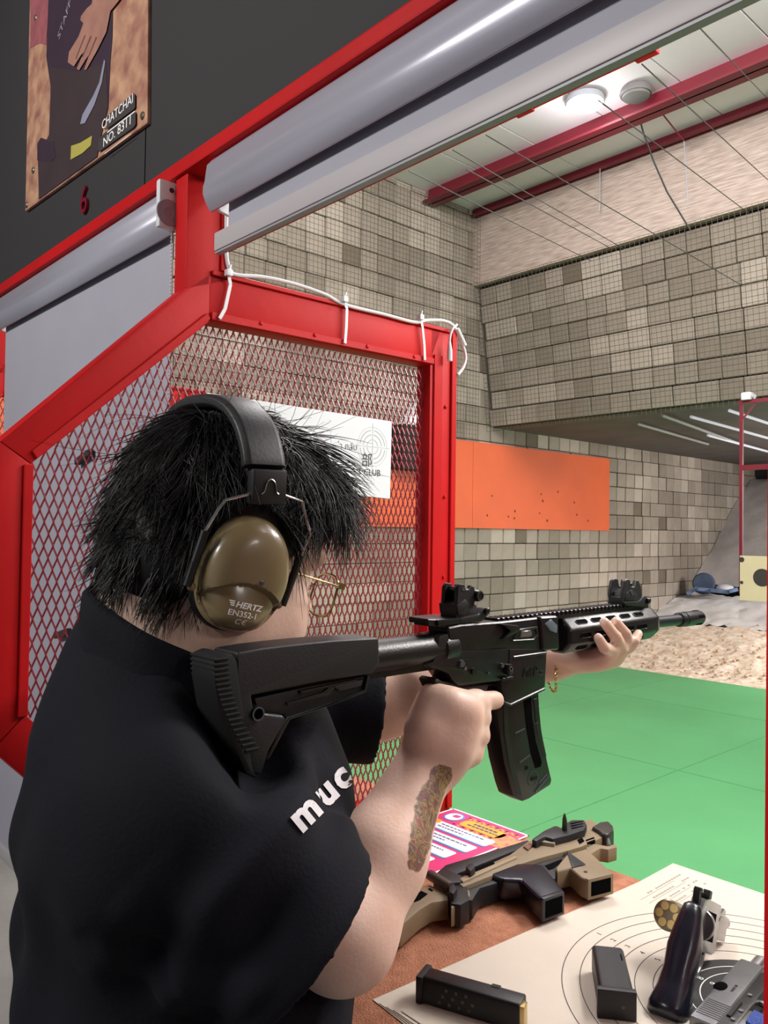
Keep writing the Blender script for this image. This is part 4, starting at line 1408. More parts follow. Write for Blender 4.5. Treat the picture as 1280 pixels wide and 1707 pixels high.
bp = nt.nodes.new('ShaderNodeBump')
bp.inputs['Strength'].default_value = 0.06
bp.inputs['Distance'].default_value = 0.005
nt.links.new(nb.outputs['Fac'], bp.inputs['Height'])
nt.links.new(bp.outputs[0], b.inputs['Normal'])

me, V = sk.mesh('person')
del sk
# inked strip along the outer forearm: distance from a line lying on the skin
ta, tb2 = at(0.80, 741, 1285), at(0.71, 702, 1450)
tl = tb2 - ta
tt = np.clip(((V - ta) @ tl) / (tl @ tl), 0, 1)
dd = np.linalg.norm(V - ta - tt[:, None] * tl, axis=1)
wid = 0.012 + 0.008 * np.sin(tt * math.pi)
att = me.attributes.new('tattoo', 'FLOAT', 'POINT')
endf = np.clip(np.minimum(((V - ta) @ tl) / (tl @ tl) + 0.08, 1.10 - ((V - ta) @ tl) / (tl @ tl)) * 8, 0, 1)
att.data.foreach_set('value', (np.clip(1.4 - dd / wid * 0.9, 0, 1) * endf).astype(np.float32))
me.materials.append(M_skin)
person = link('person', me)
tag(person, 'person in black shirt and olive ear muffs aiming the black carbine', 'person')

# ---- shirt
sh = SDF((-1.16, 0.10, 0.80), (-0.42, 0.88, 1.56), 0.004)
SD = nrm((0.93, -0.37, 0))
BD = nrm((0.37, 0.93, 0))
TAX = (SD, BD, Z1)
sh.ell(A((-0.741, 0.417, 1.20)), TAX, (0.206, 0.166, 0.27), k=0.05)
sh.ell(A((-0.738, 0.415, 0.98)), TAX, (0.195, 0.140, 0.24), k=0.08)
sh.cap(A((-0.69, 0.355, 1.365)), SH_R, 0.054, 0.074, k=0.045)
sh.cap(A((-0.71, 0.365, 1.375)), SH_L, 0.062, 0.070, k=0.06)
sh.cap(A((-0.705, 0.345, 1.36)), A((-0.712, 0.35, 1.425)), 0.085, 0.074, k=0.05)
sh.ell(A((-0.70, 0.315, 1.29)), TAX, (0.13, 0.06, 0.12), k=0.06)                      # upper back
# right sleeve, wide and open
SE_R = at(0.655, 506, 1568)
ud = nrm(SE_R - SH_R)
sh.cap(SH_R, SE_R + ud * 0.10, 0.083, 0.087, k=0.04, planes=[(SE_R, nrm(ud + A((0, 0.10, 0))))])
sh.cap(SH_R + ud * 0.16, SE_R + ud * 0.15, 0.076, 0.081, k=0.006, sub=True)
SE_L = at(1.03, 630, 1178)
ul = nrm(SE_L - SH_L)
sh.cap(SH_L, SE_L + ul * 0.1, 0.078, 0.070, k=0.04, planes=[(SE_L, ul)])
sh.cap(SH_L + ul * 0.2, SE_L + ul * 0.15, 0.066, 0.0645, k=0.006, sub=True)


def cloth(V):
    """real folds: a few creases that run from the armpit and round the sleeve"""
    out = V.copy()
    x, y, z = V[:, 0], V[:, 1], V[:, 2]
    t = (V - SH_R) @ ud
    rad = V - SH_R - t[:, None] * ud
    rl = np.linalg.norm(rad, axis=1) + 1e-6
    tm = (SE_R - SH_R) @ ud
    w = np.clip(t / 0.05, 0, 1) * np.clip((tm - 0.012 - t) / 0.03, 0, 1) * np.clip((0.135 - rl) / 0.03, 0, 1)
    a = np.arctan2(rad[:, 2], rad[:, 0])
    f = 0.0062 * np.sin(t * 95 + 2.2 * np.sin(a * 1.0 + 0.6) + 0.8) + 0.0045 * np.sin(t * 50 - a * 3.0) + 0.002 * np.sin(a * 9 + t * 30)
    out += rad / rl[:, None] * (f * w)[:, None]
    wb = 1 - w
    n = np.stack([x - (-0.765), (y - 0.395), 0 * x], 1)
    n /= (np.linalg.norm(n, axis=1)[:, None] + 1e-6)
    fb = 0.0060 * np.sin((z + 0.6 * x) * 38 + 2 * np.sin(x * 14)) + 0.003 * np.sin((z * 0.5 - x) * 60 + y * 20)
    hem = np.clip(((SE_L - V) @ ul - 0.01) / 0.03, 0, 1) * np.clip(((SE_R - V) @ ud - 0.01) / 0.03, 0, 1)
    out += n * (fb * wb * hem * np.clip((1.36 - z) / 0.1, 0, 1))[:, None]
    return out


# the butt of the stock sits in the pocket between shoulder and chest
for y_, z_, r_ in ((0.355, 1.432, 0.027), (0.368, 1.400, 0.026), (0.382, 1.368, 0.022), (0.394, 1.348, 0.016)):
    q = A((RX + 0.004, y_, z_))
    sh.cap(q, q + nrm(_O - q) * 0.060, r_, r_ + 0.002, k=0.035, sub=True)
ms, Vs = sh.mesh('shirt', cloth, 6)
del sh
ms.materials.append(M_shirt)
shirt = link('shirt', ms, None, person)
# standing collar with a turned flap
cN = nrm(A((0.02, 0.06, 1.0)))
cF = nrm(A((0.30, 0.92, 0.0)))


def collar(c, prof):
    ax = nrm(A((0.34, 0.37, 1.0)))
    e1 = nrm(X1 - ax * (X1 @ ax))
    e2 = np.cross(ax, e1)
    n = 64
    vs, fs = [], []
    for i, (r, h) in enumerate(prof):
        for k in range(n):
            a = 2 * math.pi * k / n
            rr = r * (1 + 0.025 * math.sin(3 * a + 1) + 0.015 * math.sin(7 * a))
            d = math.cos(a) * e1 + math.sin(a) * e2
            vs.append(c + rr * d + ax * max(h, 0) + nrm(ax * 0.25 + Z1 * 0.75) * min(h, 0) + min(h, 0) * A((-0.20, -0.22, 0)))
    for i in range(len(prof) - 1):
        for k in range(n):
            fs.append((i * n + k, i * n + (k + 1) % n, (i + 1) * n + (k + 1) % n, (i + 1) * n + k))
    return G().add(vs, fs)


CC = at(0.755, 275, 1053)
collar(CC, [(0.092, -0.075), (0.084, -0.045), (0.077, -0.010), (0.074, 0.004), (0.075, 0.010), (0.079, 0.011), (0.082, 0.004), (0.085, -0.016), (0.089, -0.036), (0.091, -0.042), (0.089, -0.045), (0.086, -0.036), (0.082, -0.016)]).out('collar', M_shirt, shirt, smooth=180)
# print on the chest
from mathutils.bvhtree import BVHTree
bvh = BVHTree.FromPolygons([tuple(v.co) for v in ms.vertices], [tuple(p.vertices) for p in ms.polygons])
o0 = at(0.70, 503, 1388)
xd = nrm(at(0.72, 562, 1328) - o0)
yd = nrm(at(0.70, 475, 1352) - o0)
for ch, adv in (('m', 0.0), ('u', 0.030), ('c', 0.050)):
    pr = text('print_letter', ch, 0.034, M_shirtprint, shirt, o0 + xd * adv, xd, yd, 0.0, sx=1.0, offset=0.0014)
    bmx = bmesh.new()
    bmx.from_mesh(pr.data)
    bmesh.ops.triangulate(bmx, faces=bmx.faces)
    bmesh.ops.subdivide_edges(bmx, edges=bmx.edges, cuts=2, use_grid_fill=True)
    bad = []
    for v in bmx.verts:
        d = nrm(A(v.co) - _O)
        hit = bvh.ray_cast(Vector(_O + d * 0.3), Vector(d))
        if hit[0] is None:
            bad.append(v)
        else:
            v.co = hit[0] - Vector(d) * 0.0030
    bmesh.ops.delete(bmx, geom=bad, context='VERTS')
    lng = [f for f in bmx.faces if max(e.calc_length() for e in f.edges) > 0.03]
    bmesh.ops.delete(bmx, geom=lng, context='FACES')
    bmx.to_mesh(pr.data)
    bmx.free()
    if len(pr.data.polygons) == 0:
        bpy.data.objects.remove(pr)

# ---- trousers and shoes (below the frame)
tr = SDF((-1.06, 0.14, 0.02), (-0.46, 0.74, 1.0), 0.009)
tr.ell(A((-0.765, 0.40, 0.90)), TAX, (0.185, 0.15, 0.13), k=0.05)
hipR, hipL = A((-0.675, 0.36, 0.86)), A((-0.86, 0.44, 0.86))
kR, kL = A((-0.66, 0.35, 0.48)), A((-0.87, 0.50, 0.48))
aR, aL = A((-0.65, 0.28, 0.09)), A((-0.88, 0.50, 0.09))
for h_, k_, a_ in ((hipR, kR, aR), (hipL, kL, aL)):
    tr.cap(h_, k_, 0.098, 0.072, k=0.04)
    tr.cap(k_, a_, 0.072, 0.058, k=0.03)
mt_, _ = tr.mesh('trousers')
mt_.materials.append(M_pants)
link('trousers', mt_, None, person)
for a_ in (aR, aL):
    s_ = SDF(a_ + A((-0.09, -0.12, -0.095)), a_ + A((0.12, 0.26, 0.06)), 0.006)
    s_.cap(a_ + A((0, -0.02, -0.045)), a_ + A((0.03, 0.14, -0.05)), 0.042, 0.038, k=0.02, planes=[(a_ + A((0, 0, -0.088)), -Z1)])
    s_.cap(a_, a_ + A((0, 0, -0.05)), 0.05, 0.045, k=0.02)
    m_, _ = s_.mesh('shoe')
    m_.materials.append(M_gunpoly)
    link('shoe', m_, None, person)

# ---- hair: a cap of locks plus thousands of fine strands
hs = SDF(HC - 0.17, HC + 0.19, 0.004)
hs.ell(hp(-0.002, 0, 0.054), HAX, (0.098, 0.084, 0.093), k=0.02)
hs.ell(hp(-0.046, 0, -0.010), HAX, (0.052, 0.070, 0.060), k=0.03)
hs.ell(hp(0.040, 0, 0.098), HAX, (0.064, 0.072, 0.038), k=0.03)
hs.ell(hp(0.10, 0, -0.045), HAX, (0.075, 0.12, 0.115), k=0.01, sub=True)
hs.ell(hp(0.0, 0, -0.10), HAX, (0.10, 0.14, 0.065), k=0.01, sub=True)
mh, _ = hs.mesh('hair')
mh.materials.append(M_hair)
hair = link('hair', mh, None, person)

cu = bpy.data.curves.new('hair_strands', 'CURVE')
cu.dimensions = '3D'
cu.bevel_depth = 0.0008
cu.bevel_resolution = 0
cu.use_fill_caps = False
cu.resolution_u = 1
SKC, SKR = A((-0.002, 0, 0.054)), A((0.098, 0.084, 0.093))
NKC, NKR = A((-0.046, 0, -0.010)), A((0.052, 0.070, 0.060))
crown = nrm(A((-0.55, 0.12, 0.82)))


def strand(root, d, length, lift, curl, grav, nseg=8, C0=None, R0=None):
    C0 = SKC if C0 is None else C0
    R0 = SKR if R0 is None else R0
    """root: unit direction on the scalp (f, r, u); d: start direction (f, r, u)"""
    p = C0 + root * R0 * 0.985
    v = A(d, float)
    v /= np.linalg.norm(v)
    pts = [p.copy(), p + v * 0.002]
    st = length / nseg
    for i in range(nseg):
        t = (i + 1) / nseg
        v = v + A((0.0, 0.0, -1.0)) * grav * 0.16 + curl * 0.22
        v /= np.linalg.norm(v)
        p = p + v * st
        q = (p - C0) / R0
        l = np.linalg.norm(q)
        mn = 1.0 + lift * t
        if l < mn:
            p = C0 + q / l * mn * R0
        if abs(p[1]) > 0.080 and ((p[0] + 0.008) / 0.046) ** 2 + ((p[2] + 0.004) / 0.058) ** 2 < 1:
            break                                          # tucked under the ear cup
        pts.append(p.copy())
    return pts


nlock = 0
for L in range(760):
    for _try in range(40):
        q = nrm(rng.normal(0, 1, 3))
        f_, r_, u_ = q
        if u_ < -0.62 and f_ < 0.2: continue
        if f_ > 0.55 and u_ < 0.42: continue
        if f_ > 0.05 and u_ < -0.05 - 0.2 * (f_ < 0.3): continue
        if abs(r_) > 0.55 and u_ < -0.35 and f_ > -0.35: continue
        break
    tang = q - crown * (q @ crown)
    away = nrm(tang - q * (tang @ q) + 1e-6)
    base = away * 1.0 + q * rng.uniform(0.0, 0.16) + rng.normal(0, 0.16, 3)
    ln = rng.uniform(0.05, 0.08)
    grav = rng.uniform(1.0, 2.2)
    if f_ > 0.25 and u_ > 0.35:                           # fringe: long, thrown forward
        base = A((0.95, 0.35 * r_ + 0.10, 0.05)) + q * 0.22 + rng.normal(0, 0.2, 3)
        ln = rng.uniform(0.06, 0.105)
        grav = rng.uniform(1.4, 3.0)
    elif u_ < -0.15:
        ln = rng.uniform(0.03, 0.055)
    curl = rng.normal(0, 0.4, 3)
    ns = 12
    for s in range(ns):
        qq = nrm(q + rng.normal(0, 0.055, 3))
        pts = strand(qq, base + rng.normal(0, 0.10, 3), ln * rng.uniform(0.8, 1.1), rng.uniform(0.03, 0.15), curl + rng.normal(0, 0.15, 3), grav)
        sp = cu.splines.new('POLY')
        sp.points.add(len(pts) - 1)
        for i, p in enumerate(pts):
            w = hp(*p)
            sp.points[i].co = (*w, 1)
            sp.points[i].radius = (1.0 - 0.85 * (i / (len(pts) - 1)) ** 1.5) * (1.25 if s < 3 else 0.75)
# top hair combed forward over the front
for L in range(330):
    q = nrm(A((rng.uniform(-0.25, 0.75), rng.uniform(-0.85, 0.85), rng.uniform(0.45, 1.0))))
    base = A((0.85, 0.35 * q[1] + rng.normal(0.08, 0.2), -0.05)) + q * rng.uniform(0.02, 0.16) + rng.normal(0, 0.14, 3)
    curl = rng.normal(0, 0.45, 3)
    gr = rng.uniform(0.8, 2.4)
    ln = rng.uniform(0.055, 0.10)
    for s_ in range(12):
        pts = strand(nrm(q + rng.normal(0, 0.06, 3)), base + rng.normal(0, 0.08, 3), ln * rng.uniform(0.8, 1.1), rng.uniform(0.03, 0.14), curl + rng.normal(0, 0.12, 3), gr)
        sp = cu.splines.new('POLY')
        sp.points.add(len(pts) - 1)
        for i, p in enumerate(pts):
            sp.points[i].co = (*hp(*p), 1)
            sp.points[i].radius = 1.05 * (1.0 - 0.88 * (i / (len(pts) - 1)) ** 1.5)
# short hair down the nape
for L in range(210):
    q = nrm(rng.normal(0, 1, 3))
    if q[0] > 0.35 or q[2] > 0.75: continue
    base = A((-0.15, 0.1 * q[1], -1.0)) + q * 0.12 + rng.normal(0, 0.18, 3)
    for s_ in range(12):
        pts = strand(nrm(q + rng.normal(0, 0.08, 3)), base + rng.normal(0, 0.1, 3), rng.uniform(0.022, 0.042), rng.uniform(0.02, 0.10), rng.normal(0, 0.3, 3), 0.8, 6, NKC, NKR)
        sp = cu.splines.new('POLY')
        sp.points.add(len(pts) - 1)
        for i, p in enumerate(pts):
            sp.points[i].co = (*hp(*p), 1)
            sp.points[i].radius = 1.0 - 0.85 * i / (len(pts) - 1)
# loose flyaway strands
for L in range(170):
    q = nrm(rng.normal(0, 1, 3) * A((1, 0.9, 1)) + A((0.25, 0, 0.75)))
    if q[2] < 0.1: continue
    pts = strand(q, q * 0.9 + nrm(q - crown) * 0.6 + rng.normal(0, 0.3, 3), rng.uniform(0.05, 0.10), 0.25, rng.normal(0, 0.9, 3), 0.9)
    sp = cu.splines.new('POLY')
    sp.points.add(len(pts) - 1)
    for i, p in enumerate(pts):
        sp.points[i].co = (*hp(*p), 1)
        sp.points[i].radius = 0.42 * (1 - 0.6 * i / 8)
o = link('hair_strands', cu, M_hair, hair, kind='stuff')
# eyebrows
for s in (-1, 1):
    g = G()
    for k in range(26):
        t = k / 25
        a = hp(0.098 - 0.030 * t * t, s * (0.014 + 0.040 * t), 0.030 + 0.006 * math.sin(t * 3))
        g.tube([a, a + 0.010 * (HR * s * 0.8 + HU * 0.25 + HF * -0.3) + rng.normal(0, 0.0008, 3)], [0.0011, 0.0004], 4)
    g.out('eyebrow', M_hair, person)
    G().ell(hp(0.083, s * 0.034, 0.008), HAX, (0.0125, 0.0125, 0.0125), 16, 12).out('eyeball', M_plast, person)

# ---- glasses
gl = thing('glasses', 'thin gold rimmed glasses on the shooter', 'glasses', hp(0.115, 0, 0.0))
for s in (-1, 1):
    c = hp(0.116, s * 0.034, -0.002)
    nF = nrm(HF + s * 0.12 * HR)
    nRv = nrm(np.cross(nF, HU))
    pl = []
    for i in range(28):
        a = 2 * math.pi * i / 28
        cx_, sy_ = math.cos(a), math.sin(a)
        pl.append(c + nRv * 0.026 * np.sign(cx_) * abs(cx_) ** 0.62 + HU * 0.0215 * np.sign(sy_) * abs(sy_) ** 0.62)
    rim = G().tube(pl, 0.0014, 6, closed=True).out('rim', M_gold, gl)
    G().prism(pl, nF * 0.0014).out('lens', M_lens_g, rim, smooth=0)
    hg_ = hp(0.112, s * 0.063, 0.010)
    G().tube([hp(0.116, s * 0.060, 0.012), hg_, hp(0.092, s * 0.0735, 0.010), hp(0.04, s * 0.079, 0.010), hp(-0.01, s * 0.079, 0.006)], 0.0011, 6).out('temple', M_gold, gl)
    G().obox(hp(0.114, s * 0.0625, 0.011), (HF, HR, HU), (0.004, 0.0022, 0.0032)).out('hinge', M_gold, gl, bevel=0.0006)
    G().tube([hp(0.113, s * 0.010, -0.006), hp(0.104, s * 0.010, -0.010)], 0.0028, 6).out('nose_pad', M_plast, gl)
G().tube([hp(0.117, -0.010, 0.006), hp(0.119, 0, 0.009), hp(0.117, 0.010, 0.006)], 0.0011, 6).out('bridge', M_gold, gl)

# ---- ear muffs
em = thing('ear_muffs', 'olive ear muffs with a black padded headband worn over the hair', 'ear muffs', hp(0, 0, 0.16))
ET = math.radians(3)
BU = nrm(HU - 0.30 * HF)
BF = nrm(np.cross(HR, BU)) * -1.0
if BF @ HF < 0: BF = -BF


def bp_(f, r, u):
    return HC + f * BF + r * HR + u * BU


EF = math.cos(ET) * HF + math.sin(ET) * HU
EU = np.cross(HR, EF) * 1.0
EU = nrm(np.cross(HR, EF))
if EU @ HU < 0: EU = -EU
for s in (-1, 1):
    N_ = nrm(HR * s - 0.10 * EF * 1.0 + 0.02 * EU)
    Fv = nrm(EF - N_ * (EF @ N_))
    Uv = np.cross(N_, Fv)
    if Uv @ HU < 0: Uv = -Uv
    c0 = hp(-0.008, s * 0.080, -0.004)
    a_, b_ = 0.0390, 0.0500                               # half width, half height

    def shape(t):
        cx_, sy_ = math.cos(t), math.sin(t)
        k = 1.0 + 0.05 * sy_ if sy_ > 0 else 1.0
        return A((a_ * (1.02 - 0.07 * sy_) * np.sign(cx_) * abs(cx_) ** 0.88, b_ * np.sign(sy_) * abs(sy_) ** 0.94))

    nt_, nr_ = 96, 36
    vs, fs = [], []

    def height(x, y):
        q = min(1.0, math.hypot(x / a_, y / b_))
        h = 0.015 + 0.019 * math.sqrt(max(0, 1 - q ** 3.2))
        yc = -0.0070 - 0.0150 * (x / 0.036) ** 2           # arched edge of the lower recess
        t = (yc - y) / 0.0022
        if t > 0:
            fade = max(0.0, 1 - (yc - y) / 0.030)
            h -= 0.0085 * min(1, t) * fade
        return h

    vs.append(c0 + N_ * height(0, 0))
    for j in range(1, nr_ + 1):
        sc_ = j / nr_
        for i in range(nt_):
            xy = shape(2 * math.pi * i / nt_) * sc_
            vs.append(c0 + Fv * xy[0] + Uv * xy[1] + N_ * height(*xy))
    for i in range(nt_):
        fs.append((0, 1 + i, 1 + (i + 1) % nt_))
        for j in range(nr_ - 1):
            p, q = 1 + j * nt_ + i, 1 + j * nt_ + (i + 1) % nt_
            fs.append((p, p + nt_, q + nt_, q))
    base = len(vs)
    for dep, sc_ in ((0.010, 1.025), (0.004, 1.025), (0.002, 0.96)):
        for i in range(nt_):
            xy = shape(2 * math.pi * i / nt_) * sc_
            vs.append(c0 + Fv * xy[0] + Uv * xy[1] + N_ * dep)
    rows = [1 + (nr_ - 1) * nt_, base, base + nt_, base + 2 * nt_]
    for r0_, r1_ in zip(rows, rows[1:]):
        for i in range(nt_):
            fs.append((r0_ + i, r1_ + i, r1_ + (i + 1) % nt_, r0_ + (i + 1) % nt_))
    cup = G().add(vs, fs).out('ear_cup', M_olive, em, smooth=50)
    ring = [c0 + Fv * shape(2 * math.pi * i / 40)[0] * 0.88 + Uv * shape(2 * math.pi * i / 40)[1] * 0.90 - N_ * 0.004 for i in range(40)]
    G().tube(ring, 0.0085, 8, closed=True).out('cushion', M_cushion, em)
    if s > 0:
        G()._lathe([(0.0022, -0.001), (0.0024, 0.0006), (0.0010, 0.0010)], c0 + Fv * 0.008 - Uv * 0.004 + N_ * 0.0338, N_, 12).out('cup_pin', M_gunhi, cup)
        xd_ = Fv
        tilt = N_ * 1.0

        def on_cup(x, y, d=0.0006):
            return c0 + Fv * x + Uv * y + N_ * (height(x, y) + d)

        def cup_text(nm, wd, size, x, y, sx=1.0, shear=0.0, off=0.0):
            o_ = text(nm, wd, size, M_whiteink, cup, (0, 0, 0), X1, Y1, 0.0, sx=sx, shear=shear, align='CENTER', offset=off)
            me_ = o_.data
            co = np.empty(len(me_.vertices) * 3)
            me_.vertices.foreach_get('co', co)
            co = co.reshape(-1, 3)
            w_ = A([on_cup(x + p[0], y + p[1], 0.0005) for p in co])
            me_.vertices.foreach_set('co', w_.ravel())
            me_.update()
            return o_

        cup_text('cup_lettering', 'HERTZ', 0.0070, 0.0035, -0.0285, 1.15, 0.25, 0.0002)
        cup_text('cup_lettering', 'EN352-1', 0.0068, 0.000, -0.0358, 1.12, 0.0, 0.0001)
        cup_text('cup_lettering', 'C€', 0.0066, 0.000, -0.0426, 1.25, 0.0, 0.0)
        g = G()
        for k in range(3):
            y0 = -0.0236 - 0.0017 * k
            g.prism([on_cup(-0.0150 + 0.0008 * k, y0), on_cup(-0.0095, y0), on_cup(-0.0100, y0 - 0.0011), on_cup(-0.0142 + 0.0008 * k, y0 - 0.0011)], N_ * 0.0002)
        g.out('cup_emblem', M_whiteink, cup, smooth=0)
    # wire yoke and black sleeves
    yb = bp_(0.000, s * 0.106, 0.076)
    for d in (-1, 1):
        w1 = bp_(0.000 + d * 0.014, s * 0.108, 0.070)
        w2 = bp_(-0.002 + d * 0.037, s * 0.108, 0.064)
        w3 = c0 + EF * (0.002 + d * 0.0470) + HR * s * 0.020 + EU * 0.048
        w4 = c0 + EF * (0.000 + d * 0.0485) + HR * s * 0.014 + EU * 0.028
        w5 = c0 + EF * (-0.002 + d * 0.0475) + HR * s * 0.009 - EU * 0.020
        G().tube([w1, w2, w3, w4], 0.0014, 8).out('wire_yoke', M_chrome, em)
        sl = G().tube([w4, w5], 0.0036, 10).out('yoke_sleeve', M_cushion, em)
        G().ell(w5 - EF * d * 0.004, (EF, HR, EU), (0.004, 0.003, 0.004), 10, 6).out('cup_pivot', M_olive, em)
    # slider block with a small wire clip
    G().obox(yb + HR * s * 0.001, (BF, HR, BU), (0.0165, 0.0055, 0.0150)).out('slider_block', M_cushion, em, bevel=0.002)
    bb = yb + HR * s * 0.0072
    G().tube(smooth_path([bb + BF * a + BU * c for a, c in ((-0.0085, -0.006), (-0.0055, -0.003), (-0.003, 0.005), (0.001, 0.0065), (0.0045, 0.003), (0.006, -0.004), (0.008, -0.006))], 4), 0.0007, 6).out('slider_clip', M_chrome, em)
# padded headband
prof_ = []
na = 40
vs, fs = [], []
sec = [(-0.0195, -0.003), (-0.0195, 0.003), (-0.015, 0.0062), (0.015, 0.0062), (0.0195, 0.003), (0.0195, -0.003), (0.015, -0.0062), (-0.015, -0.0062)]
for i in range(na + 1):
    a = math.radians(18) + math.radians(144) * i / na
    rr, uu = 0.108 * math.cos(a), 0.150 * math.sin(a) ** 1 if a > 0 and a < math.pi else 0.150 * math.sin(a)
    ctr = hp(0.004, rr * (1.0 if True else 1), 0.024 + uu * 0.965)
    ctr = bp_(-0.002, 0.108 * np.sign(math.cos(a)) * abs(math.cos(a)) ** 0.75, 0.058 + 0.094 * math.sin(a) ** 0.85)
    out_ = nrm(HR * math.cos(a) / 0.108 + BU * math.sin(a) / 0.094)
    for x, h in sec:
        vs.append(ctr + BF * x * 1.02 + out_ * h)
m_ = len(sec)
for i in range(na):
    for k in range(m_):
        fs.append((i * m_ + k, i * m_ + (k + 1) % m_, (i + 1) * m_ + (k + 1) % m_, (i + 1) * m_ + k))
fs += [tuple(range(m_ - 1, -1, -1)), tuple(range(na * m_, (na + 1) * m_))]
G().add(vs, fs).out('headband', M_band, em, bevel=0.001, seg=2, smooth=40)

# ---- bracelet
br = thing('bracelet', 'gold chain bracelet on the left wrist under the handguard', 'bracelet', WR_L)
wc = at(1.095, 917, 1102)
e1, e2 = nrm(np.cross(fl, Z1)), None
e2 = nrm(np.cross(e1, fl))
for k in range(30):
    a = 2 * math.pi * k / 30
    rr = 0.031 + 0.010 * max(0, -math.sin(a)) ** 2 
    p = wc + rr * (math.cos(a) * e1 + math.sin(a) * e2) + fl * 0.006 * math.sin(a)
    tdir = nrm(-math.sin(a) * e1 + math.cos(a) * e2)
    G().ell(p, (tdir, fl, np.cross(tdir, fl)), (0.0036, 0.0024, 0.0018), 8, 6).out('bracelet_link', M_brass, br)
# ================================================================== ON THE COUNTER
# ---- paper targets
TC = A((-0.400, 0.965))
PW = ((-0.664, -0.150), (0.640, 1.262))


def paper(dx, dy, rot, z, label, group=None):
    (x0, x1), (y0, y1) = PW
    c = A((x0, y1))
    R_ = A(((math.cos(rot), -math.sin(rot)), (math.sin(rot), math.cos(rot))))
    P = [R_ @ (A(q) - c) + c + A((dx, dy)) for q in ((x0, y0), (x1, y0), (x1, y1), (x0, y1))]
    t = thing('paper_target', label, 'paper target', (x0, y0, z), group)
    G().prism([(p[0], p[1], z) for p in P], (0, 0, 0.0008)).out('sheet', M_paper, t, smooth=0)
    return t


labs = ['lowest sheet of the target stack, fanned at the near corner', 'second sheet from the bottom of the target stack', 'third sheet from the bottom of the target stack', 'fourth sheet from the bottom of the target stack']
for k, lb in enumerate(labs):
    paper(0.002, -0.004 - 0.001 * (3 - k), -0.018 * (4 - k), 1.0004 + 0.0009 * k, lb, 'sheets of the target stack')
pt = paper(0, 0, 0, 1.0042, 'top paper target with rings, a dark bull and the weapons lying on it')
PZ = 1.0052


def zring(r, w, m, nm, z=PZ, n=96):
    arc_strip(A((TC[0], TC[1], z)), r, w, 0, 2 * math.pi, X1, Y1, n).out(nm, m, pt, smooth=0)


RINGS = [0.2250, 0.2035, 0.1820, 0.1605, 0.1390, 0.1175]
g = G()
for r in RINGS:
    zring(r, 0.0011, M_ink, 'printed_ring')
n_ = 72
G().add([(TC[0] + 0.0960 * math.cos(2 * math.pi * k / n_), TC[1] + 0.0960 * math.sin(2 * math.pi * k / n_), PZ) for k in range(n_)], [tuple(range(n_))]).out('printed_bull', M_black_ink, pt, smooth=0)
for r in (0.0790, 0.0645, 0.045, 0.025):
    zring(r, 0.0013, M_whiteink, 'printed_ring', PZ + 0.0003)
for d in (A((-1., 0)), A((0, 1.)), A((0, -1.)), A((1., 0))):
    for k in range(5):
        r = RINGS[k] - 0.0108
        c = TC + d * r
        text('printed_number', str(k + 1), 0.0105, M_ink, pt, A((c[0] + 0.004, c[1] - 0.0035, PZ)), Y1, -X1, 0.0001)
    for k, r in ((8, 0.0720), (9, 0.0550)):
        c = TC + d * r
        text('printed_number', str(k), 0.0125, M_whiteink, pt, A((c[0] + 0.005, c[1] - 0.0045, PZ + 0.0002)), Y1, -X1, 0.0002)
g = G()
for k in range(4):
    x = -0.630 + 0.014 * k
    g.box((x, 1.10, PZ - 0.0001), (x + 0.0007, 1.20 + 0.01 * (k % 2), PZ + 0.0001))
    for j in range(14):
        if rng.random() < 0.75:
            y = 1.12 + 0.008 * j
            g.box((x - 0.006, y, PZ - 0.0001), (x - 0.003, y + 0.0055, PZ + 0.0001))
g.out('printed_small_text', mat('faded_ink', (150, 140, 128), 0.8), pt, kind='stuff', smooth=0)

